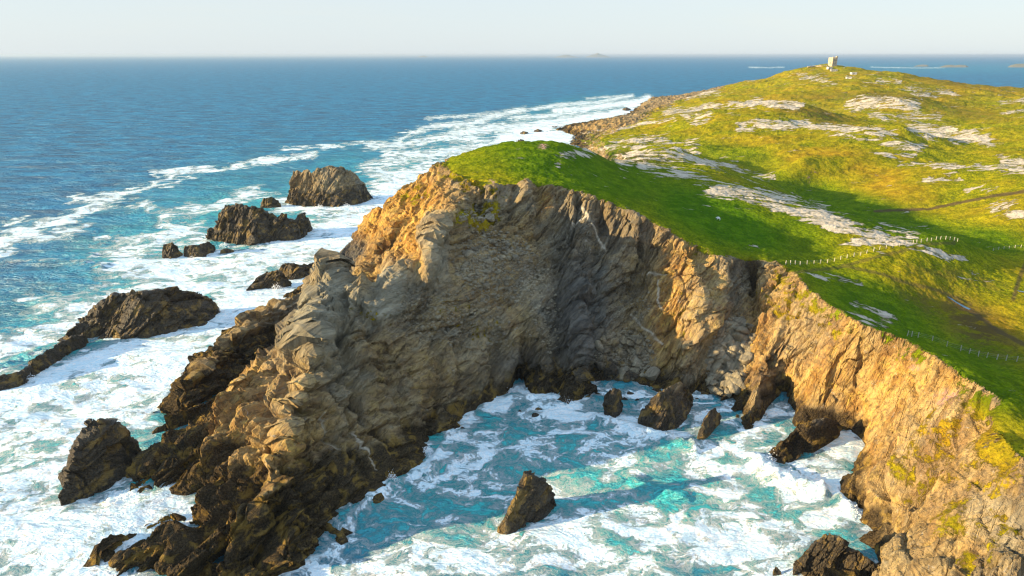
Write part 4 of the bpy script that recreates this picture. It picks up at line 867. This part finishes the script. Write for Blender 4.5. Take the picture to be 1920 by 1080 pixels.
def heap(cx, cy, rx, ry, ang, n, s0, s1, label, group, dark=False):
    k = 0
    while k < n:
        r_ = math.sqrt(random.random()); t_ = random.uniform(0, 2 * PI)
        x, y = r_ * math.cos(t_) * rx, r_ * math.sin(t_) * ry
        c_, s_ = math.cos(math.radians(ang)), math.sin(math.radians(ang))
        boulder(cx + x * c_ - y * s_, cy + x * s_ + y * c_, s0 * (s1 / s0) ** (random.random() ** 2.6), label, group, dark)
        k += 1
heap(1368, 668, 40, 78, 18, 150, .7, 2.4, 'pale angular boulder in the sunlit rockfall filling the gully of the cove', 'boulders of the sunlit rockfall')
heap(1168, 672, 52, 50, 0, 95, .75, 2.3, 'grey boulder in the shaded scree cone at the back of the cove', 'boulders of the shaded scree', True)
heap(925, 500, 62, 60, 40, 52, .5, 1.5, 'loose grey block on the upper slope of the shaded main cliff face', 'loose blocks on the main cliff face')
for (x, y, s_, lab) in ((1384, 606, 2.1, 'largest pale boulder at the top of the sunlit rockfall'), (1380, 662, 1.9, 'large pale boulder halfway up the sunlit rockfall'), (1362, 640, 1.7, 'flat pale slab boulder left of centre in the sunlit rockfall'), (1125, 652, 1.8, 'rounded grey boulder on the left edge of the shaded scree cone'),
        (1195, 682, 1.8, 'pale boulder on the right side of the shaded scree cone'), (1168, 700, 1.9, 'large brown boulder low in the shaded scree cone'), (1222, 705, 2.2, 'pale rock mound at the right foot of the shaded scree cone'), (920, 408, 1.8, 'sunlit boulder on the small green ledge of the main cliff'),
        (898, 412, 1.2, 'smaller sunlit boulder at left on the green ledge of the main cliff'), (872, 375, 1.1, 'pale boulder under the rim above the green ledge')):
    boulder(x, y, s_, lab)

iv2, it2 = ico(2)
def scree(label, regions, seed):
    rr = np.random.default_rng(seed); vs_, ts_, k = [], [], 0
    tmpl = []
    for m_ in range(6):
        v = iv2.copy()
        for _ in range(7):
            n = unit(rr.normal(size=3)); dd = rr.uniform(.45, .8); v = v - np.outer(np.maximum(v @ n - dd, 0), n)
        tmpl.append(v * np.array([1.25, .9, .65]))
    for (cx, cy, rx, ry, ang, n, s0, s1) in regions:
        c_, s_ = math.cos(math.radians(ang)), math.sin(math.radians(ang))
        for _ in range(n):
            r_ = math.sqrt(rr.random()) * (.7 + .3 * rr.random()); t_ = rr.uniform(0, 2 * PI); x, y = r_ * math.cos(t_) * rx, r_ * math.sin(t_) * ry
            p, nn = hit(cx + x * c_ - y * s_, cy + x * s_ + y * c_)
            if p is None or p.z < -.3: continue
            sz = s0 * (s1 / s0) ** (rr.random() ** 2.2)
            e = rr.uniform(0, 2 * PI, 3)
            M_ = np.array(Matrix.Rotation(e[2], 3, 'Z') @ Matrix.Rotation(e[0] * .12, 3, 'X'))
            vs_.append(tmpl[rr.integers(6)] @ M_.T * sz * rr.uniform(.8, 1.2, 3) + np.array(p) + np.array([0, 0, sz * .1])); ts_.append(it2 + k); k += len(iv2)
    o = np_mesh('scree', np.vstack(vs_), np.vstack(ts_), M_BOULDER); tag(o, label, 'scree', kind='stuff')
scree('small angular stones strewn over the cliff faces and between the boulders', [(1368, 668, 42, 80, 18, 1500, .2, .7), (1172, 668, 58, 55, 0, 1100, .2, .7), (930, 500, 95, 75, 35, 1500, .16, .7), (850, 600, 130, 60, 15, 700, .16, .6),
    (1010, 560, 40, 110, -10, 400, .16, .5), (1180, 560, 45, 60, 0, 400, .12, .4), (1560, 970, 20, 30, 0, 80, .2, .6), (900, 400, 40, 20, 0, 80, .3, .8)], 5)
# ------------------------------------------------------------------ FENCES
M_POST = simple_mat('weathered_wood', (.40, .36, .28), .85, .3, 6)
M_WIRE = simple_mat('wire', (.3, .3, .3), .5, .1)
def box_arrays(sx, sy, sz, z0=0, taper=1.0):
    v = [(x * sx / 2, y * sy / 2, z0) for x, y in ((-1, -1), (1, -1), (1, 1), (-1, 1))] + [(x * sx / 2 * taper, y * sy / 2 * taper, z0 + sz) for x, y in ((-1, -1), (1, -1), (1, 1), (-1, 1))]
    f = [(3, 2, 1, 0), (4, 5, 6, 7), (0, 1, 5, 4), (1, 2, 6, 5), (2, 3, 7, 6), (3, 0, 4, 7)]
    return np.array(v, float), np.array(f)
pv, pf = box_arrays(.15, .15, 1.25, -.15, .85)
POST = np_mesh('post', pv, pf, M_POST, obj=False)
def fence(name, label, pts, h=1.0):
    P3 = []
    for x, y in pts:
        p, n = hit(x, y)
        if p is not None: P3.append(p)
    root = bpy.data.objects.new(name, None); COL.objects.link(root); root.location = P3[0]; tag(root, label, 'fence')
    for i, p in enumerate(P3):
        o = bpy.data.objects.new('post', POST); COL.objects.link(o); o.parent = root; o.location = p - P3[0]
        o.rotation_euler = (random.uniform(-.08, .08), random.uniform(-.08, .08), random.uniform(0, 1)); o.scale = (1, 1, h * random.uniform(.9, 1.1))
    vv, ff = [], []
    for a_, b_ in zip(P3[:-1], P3[1:]):
        for z_ in (.35, .7, 1.0):
            dr = (b_ - a_).normalized().cross(Vector((0, 0, 1))).normalized() * .008
            k = len(vv); A_, B_ = a_ - P3[0] + Vector((0, 0, z_ * h)), b_ - P3[0] + Vector((0, 0, z_ * h))
            up = Vector((0, 0, .008))
            for e_ in (A_, B_):
                vv += [tuple(e_ + dr), tuple(e_ + up), tuple(e_ - dr), tuple(e_ - up)]
            ff += [(k + j, k + (j + 1) % 4, k + 4 + (j + 1) % 4, k + 4 + j) for j in range(4)]
    np_mesh('wire', np.array(vv), np.array(ff), M_WIRE, parent=root)
    return root
f1 = [(1473, 496), (1482, 496), (1491, 496), (1500, 497), (1513, 496), (1526, 495), (1538, 494), (1551, 493), (1564, 490), (1576, 487), (1588, 484), (1601, 481), (1613, 479), (1625, 475), (1638, 471), (1649, 468), (1661, 466), (1674, 464), (1686, 462), (1699, 459), (1712, 457), (1719, 455), (1727, 455), (1738, 453), (1746, 452), (1755, 450), (1763, 449), (1773, 449), (1781, 450), (1789, 451), (1795, 453)]
fence('fence', 'long line of pale wooden fence posts running from the cliff edge over the grassy rise', f1)
f2 = [(1701, 630), (1709, 631), (1721, 633), (1748, 639), (1775, 650), (1801, 658), (1817, 663), (1834, 668), (1850, 671), (1869, 674), (1886, 676), (1906, 678), (1926, 681)]
fence('fence', 'nearer short wooden post fence crossing the shaded grass to the right edge', f2, 1.15)
f3 = [(1862, 470), (1872, 468), (1882, 467), (1892, 466), (1903, 465), (1914, 464)]
fence('fence', 'faint fence far off in the shaded dip at the right edge', f3, .9)

# ------------------------------------------------------------------ SHEEP
M_WOOL = simple_mat('wool', (.72, .70, .64), .95, .12, 9, .03)
M_FACE = simple_mat('black_face', (.03, .028, .026), .7, .2)
def skin_mesh(name, verts, edges, radii, mat, parent=None, sub=1):
    me = bpy.data.meshes.new(name); me.from_pydata(verts, edges, [])
    o = bpy.data.objects.new(name, me); COL.objects.link(o)
    md = o.modifiers.new('s', 'SKIN'); 
    for i, r in enumerate(radii): me.skin_vertices[0].data[i].radius = (r, r) if not isinstance(r, tuple) else r
    me.skin_vertices[0].data[0].use_root = True
    o.modifiers.new('d', 'SUBSURF').levels = sub; o.modifiers['d'].render_levels = sub
    me.materials.append(mat)
    if parent: o.parent = parent
    return o
p, n = hit(1347, 413)
if p:
    vb = [(0, 0, .62), (.32, 0, .64), (-.32, 0, .64), (.48, 0, .72), (.62, 0, .62), (.74, 0, .48), (-.44, 0, .58),
          (.30, .13, .45), (.32, .13, .22), (.31, .13, .0), (.30, -.13, .45), (.32, -.13, .22), (.31, -.13, .0),
          (-.32, .13, .48), (-.40, .13, .26), (-.34, .13, .0), (-.32, -.13, .48), (-.40, -.13, .26), (-.34, -.13, .0)]
    eb = [(0, 1), (0, 2), (1, 3), (3, 4), (4, 5), (2, 6), (1, 7), (7, 8), (8, 9), (1, 10), (10, 11), (11, 12), (2, 13), (13, 14), (14, 15), (2, 16), (16, 17), (17, 18)]
    rb = [.27, .24, .25, .13, .10, .06, .06, .08, .045, .04, .08, .045, .04, .1, .045, .04, .1, .045, .04]
    sh = skin_mesh('sheep', vb, eb, rb, M_WOOL)
    sh.location = p; sh.rotation_euler = (0, 0, 2.6); sh.scale = (1.15,) * 3
    tag(sh, 'lone white sheep with a black face grazing on the shaded green slope', 'sheep')
    v, t = ico(2)
    np_mesh('face', v * np.array([.13, .075, .085]) + np.array([.74, 0, .47]), t, M_FACE, parent=sh, smooth_shade=True)
    for sy in (-1, 1): np_mesh('ear', v * np.array([.03, .07, .02]) + np.array([.66, sy * .11, .58]), t, M_FACE, parent=sh, smooth_shade=True)

# ------------------------------------------------------------------ TOWER AND HUTS ON THE FAR HILL
M_STONE = simple_mat('tower_stone', (.42, .33, .22), .9, .3, .6, .2)
M_DARK = simple_mat('opening', (.03, .028, .025), .9, .2)
M_WHITE = simple_mat('whitewash', (.5, .48, .45), .85, .12, 1.)
M_GREY = simple_mat('concrete', (.26, .26, .25), .9, .2, 1.)
M_ROOF = simple_mat('flat_roof', (.16, .16, .165), .85, .2, 1.)
def boxes(name, L, mat, parent):
    vs_, fs_ = [], []; k = 0
    for (x, y, z, sx, sy, sz) in L:
        v, f = box_arrays(sx, sy, sz, z); v[:, 0] += x; v[:, 1] += y; vs_.append(v); fs_.append(f + k); k += len(v)
    return np_mesh(name, np.vstack(vs_), np.vstack(fs_), mat, parent=parent)
def empty(name, loc, rz=0):
    o = bpy.data.objects.new(name, None); COL.objects.link(o); o.location = loc; o.rotation_euler = (0, 0, rz); return o
tp, n = hit(1560, 124.5)
if tp is None: tp = Vector(P(1560, 123, 79.5)) * S
tw = empty('signal_tower', tp - Vector((0, 0, .6)), .35); tag(tw, 'square ruined stone signal tower on the far hilltop', 'tower')
W_, HT = 8.6, 13.2
wt = .8
wl = []
for sgn in (-1, 1):
    wl.append((0, sgn * (W_ / 2 - wt / 2), 0, W_, wt, HT)); wl.append((sgn * (W_ / 2 - wt / 2), 0, 0, wt, W_ - 2 * wt - .01, HT - .003))
boxes('wall', wl, M_STONE, tw)
boxes('battered_base', [(0, 0, 0, W_ + .8, W_ + .8, 1.6)], M_STONE, tw)
pr = boxes('parapet', [(W_ / 2 - .9, -W_ / 2 + .9, HT, 2.2, 2.2, 1.9), (-W_ / 2 + .6, -W_ / 2 + .6, HT, 1.5, 1.4, .7), (W_ / 2 - .6, W_ / 2 - .6, HT, 1.3, 1.4, 1.0), (.3, -W_ / 2 + .4, HT, 1.8, .79, .4)], M_STONE, tw)
boxes('machicolation', [(W_ / 2 + .35, -W_ / 2 + 1.2, HT - 1.8, .7, 1.6, 3.0), (0, -W_ / 2 - .33, HT - 1.6, 2.2, .66, 1.8)], M_STONE, tw)
for (x, z) in ((-1.8, 8.6), (1.8, 8.6), (-1.8, 4.6), (1.8, 4.6)):
    boxes('window', [(x, -W_ / 2 - .003, z, .95, .06, 1.5)], M_DARK, tw)
boxes('door', [(-W_ / 2 - .003, 0, 4.4, .06, 1.2, 2.1)], M_DARK, tw)
def hut(px_, py_, lab, w, d, h, mat, rz=.2):
    q, n = hit(px_, py_)
    if q is None: return
    e = empty('hut', q - Vector((0, 0, .3)), rz); tag(e, lab, 'hut')
    boxes('wall', [(0, 0, 0, w, d, h)], mat, e); boxes('roof', [(0, 0, h, w + .5, d + .5, .3)], mat if mat is M_WHITE else M_ROOF, e)
    boxes('doorway', [(-w * .22, -d / 2 - .003, .3, .95, .06, 1.9)], M_DARK, e)
    for k in (-.02, .28): boxes('window', [(w * (k + .05), -d / 2 - .003, 1.2, 1.0, .06, .8)], M_DARK, e)
hut(1555, 129.5, 'small white concrete hut just below the tower on the far hill', 6.5, 4, 3.0, M_WHITE)
hut(1563, 133.5, 'grey concrete hut below the white hut on the far hill', 8.5, 5, 2.8, M_GREY, -.1)
hut(1600, 139.5, 'white flat roofed hut on the right shoulder of the tower hill', 7.5, 4, 2.8, M_WHITE, .1)
hut(1591, 147.5, 'low pale hut standing lowest on the tower hill', 6, 4, 2.2, M_WHITE, -.2)
# dry stone wall along the hilltop
q0 = [hit(x, y)[0] for x, y in ((1514, 126.5), (1526, 125), (1540, 124.5), (1552, 124.8))]
q0 = [q for q in q0 if q is not None]
if len(q0) > 2:
    vv, ff = [], []
    for p_, q_ in zip(q0[:-1], q0[1:]):
        dv = q_ - p_; n_s = max(2, int(dv.length / 1.0))
        for k in range(n_s):
            c_ = p_ + dv * (k + .5) / n_s - q0[0]; hh_ = random.uniform(.9, 1.7)
            v, f = box_arrays(dv.length / n_s * random.uniform(.8, .98), .8, hh_ + .4, -.4, .9)
            an = math.atan2(dv.y, dv.x); rm = np.array([[math.cos(an), math.sin(an), 0], [-math.sin(an), math.cos(an), 0], [0, 0, 1]])
            ff.append(f + 8 * len(vv)); vv.append(v @ rm + np.array(c_))
    w_ = np_mesh('stone_wall', np.vstack(vv), np.vstack(ff), M_STONE); w_.location = q0[0]
    tag(w_, 'low broken pale stone wall along the hilltop left of the tower', 'wall')

# ------------------------------------------------------------------ STREAM POOLS
M_POOL, nt = new_mat('stream_water'); finish(nt, **{'Base Color': (.05, .12, .16, 1), 'Roughness': .08, 'IOR': 1.33})
def stream(pts, w):
    C_ = [hit(x, y)[0] for x, y in pts]; C_ = [c for c in C_ if c]
    vv, ff = [], []
    for i, c in enumerate(C_):
        d0 = (C_[min(i + 1, len(C_) - 1)] - C_[max(i - 1, 0)]); s_ = Vector((-d0.y, d0.x, 0)).normalized() * w * random.uniform(.5, 1.2)
        z = max(ground(*(c + s_).xy), ground(*(c - s_).xy), c.z) + .06
        vv += [(c.x + s_.x, c.y + s_.y, z), (c.x - s_.x, c.y - s_.y, z)]
        if i: ff.append((2 * i - 2, 2 * i, 2 * i + 1, 2 * i - 1))
    o = np_mesh('stream', np.array(vv), np.array(ff), M_POOL); tag(o, kind='structure')
stream([(1775, 557), (1784, 561), (1792, 567), (1800, 572), (1808, 576), (1818, 581)], .45)
stream([(1908, 547), (1918, 548), (1930, 549)], .5)

# ------------------------------------------------------------------ LIGHT
SUN_EL = math.radians(12)
trav = Vector((.955, .297, 0)).normalized()          # the way the light travels over the ground
sd = Vector((trav.x * math.cos(SUN_EL), trav.y * math.cos(SUN_EL), -math.sin(SUN_EL)))
sl = bpy.data.lights.new('sun', 'SUN'); sl.energy = 5.0; sl.angle = math.radians(.5); sl.color = (1.0, .78, .45)
so = bpy.data.objects.new('sun', sl); COL.objects.link(so); so.rotation_euler = sd.to_track_quat('-Z', 'Y').to_euler(); so.location = (-100, -40, 150)
world = bpy.data.worlds.new('World'); scene.world = world; world.use_nodes = True
wn = NT(world.node_tree); world.node_tree.nodes.clear()
sky = wn.node('ShaderNodeTexSky', sky_type='NISHITA'); sky.sun_disc = False; sky.sun_elevation = SUN_EL
sky.sun_rotation = math.atan2(-trav.x, -trav.y); sky.air_density = 1.0; sky.dust_density = .6; sky.ozone_density = 1.5
tc = wn.node('ShaderNodeTexCoord').outputs['Generated']
z_ = wn.node('ShaderNodeSeparateXYZ', {0: tc}).outputs[2]
pale = wn.mix(wn.ss(.05, .32, z_), (3.4, 3.82, 4.1), (3.3, 4.6, 6.6))
cl = wn.noise(wn.mapv(tc, (1, 1, 7)), 2.2, 6, .6, .4)
pale = wn.mix(wn.m('MULTIPLY', wn.ss(.45, .75, cl), .6), pale, (3.6, 3.85, 3.95))
skc = wn.mix(.86, sky.outputs[0], pale)
bg = wn.node('ShaderNodeBackground', {'Color': skc, 'Strength': .088})
hz = bpy.data.materials.new('haze'); hz.use_nodes = True; hz.node_tree.nodes.clear(); hn = NT(hz.node_tree)
pvn = hn.node('ShaderNodeVolumePrincipled', {'Color': (.50, .61, .72, 1), 'Density': 5e-5, 'Anisotropy': .2})
ho = hn.node('ShaderNodeOutputMaterial'); hn.l.new(pvn.outputs[0], ho.inputs['Volume'])
hv, hf = box_arrays(160000, 90000, 97, -8); hv[:, 1] += 44000
haze = np_mesh('haze', hv, hf, hz); tag(haze, kind='stuff')
ow = wn.node('ShaderNodeOutputWorld'); wn.l.new(bg.outputs[0], ow.inputs[0])
# ------------------------------------------------------------------ CAMERA
cam = bpy.data.cameras.new('camera'); co_ = bpy.data.objects.new('camera', cam); COL.objects.link(co_)
cam.sensor_width = 36; cam.lens = 36 * F / 1920; cam.clip_start = 1; cam.clip_end = 400000
co_.location = CAM; co_.rotation_euler = (PI / 2 - PITCH, 0, 0); scene.camera = co_
scene.view_settings.view_transform = 'Standard'; scene.view_settings.look = 'None'; scene.view_settings.exposure = 1.35; scene.view_settings.gamma = 1
scene.cycles.use_denoising = True; scene.cycles.denoiser = 'OPENIMAGEDENOISE'; scene.cycles.denoising_input_passes = 'RGB_ALBEDO_NORMAL'; scene.cycles.denoising_prefilter = 'ACCURATE'; scene.cycles.adaptive_threshold = .006; scene.cycles.pixel_filter_type = 'BLACKMAN_HARRIS'; scene.cycles.filter_width = 1.25
scene.cycles.max_bounces = 6; scene.cycles.diffuse_bounces = 3; scene.cycles.glossy_bounces = 2
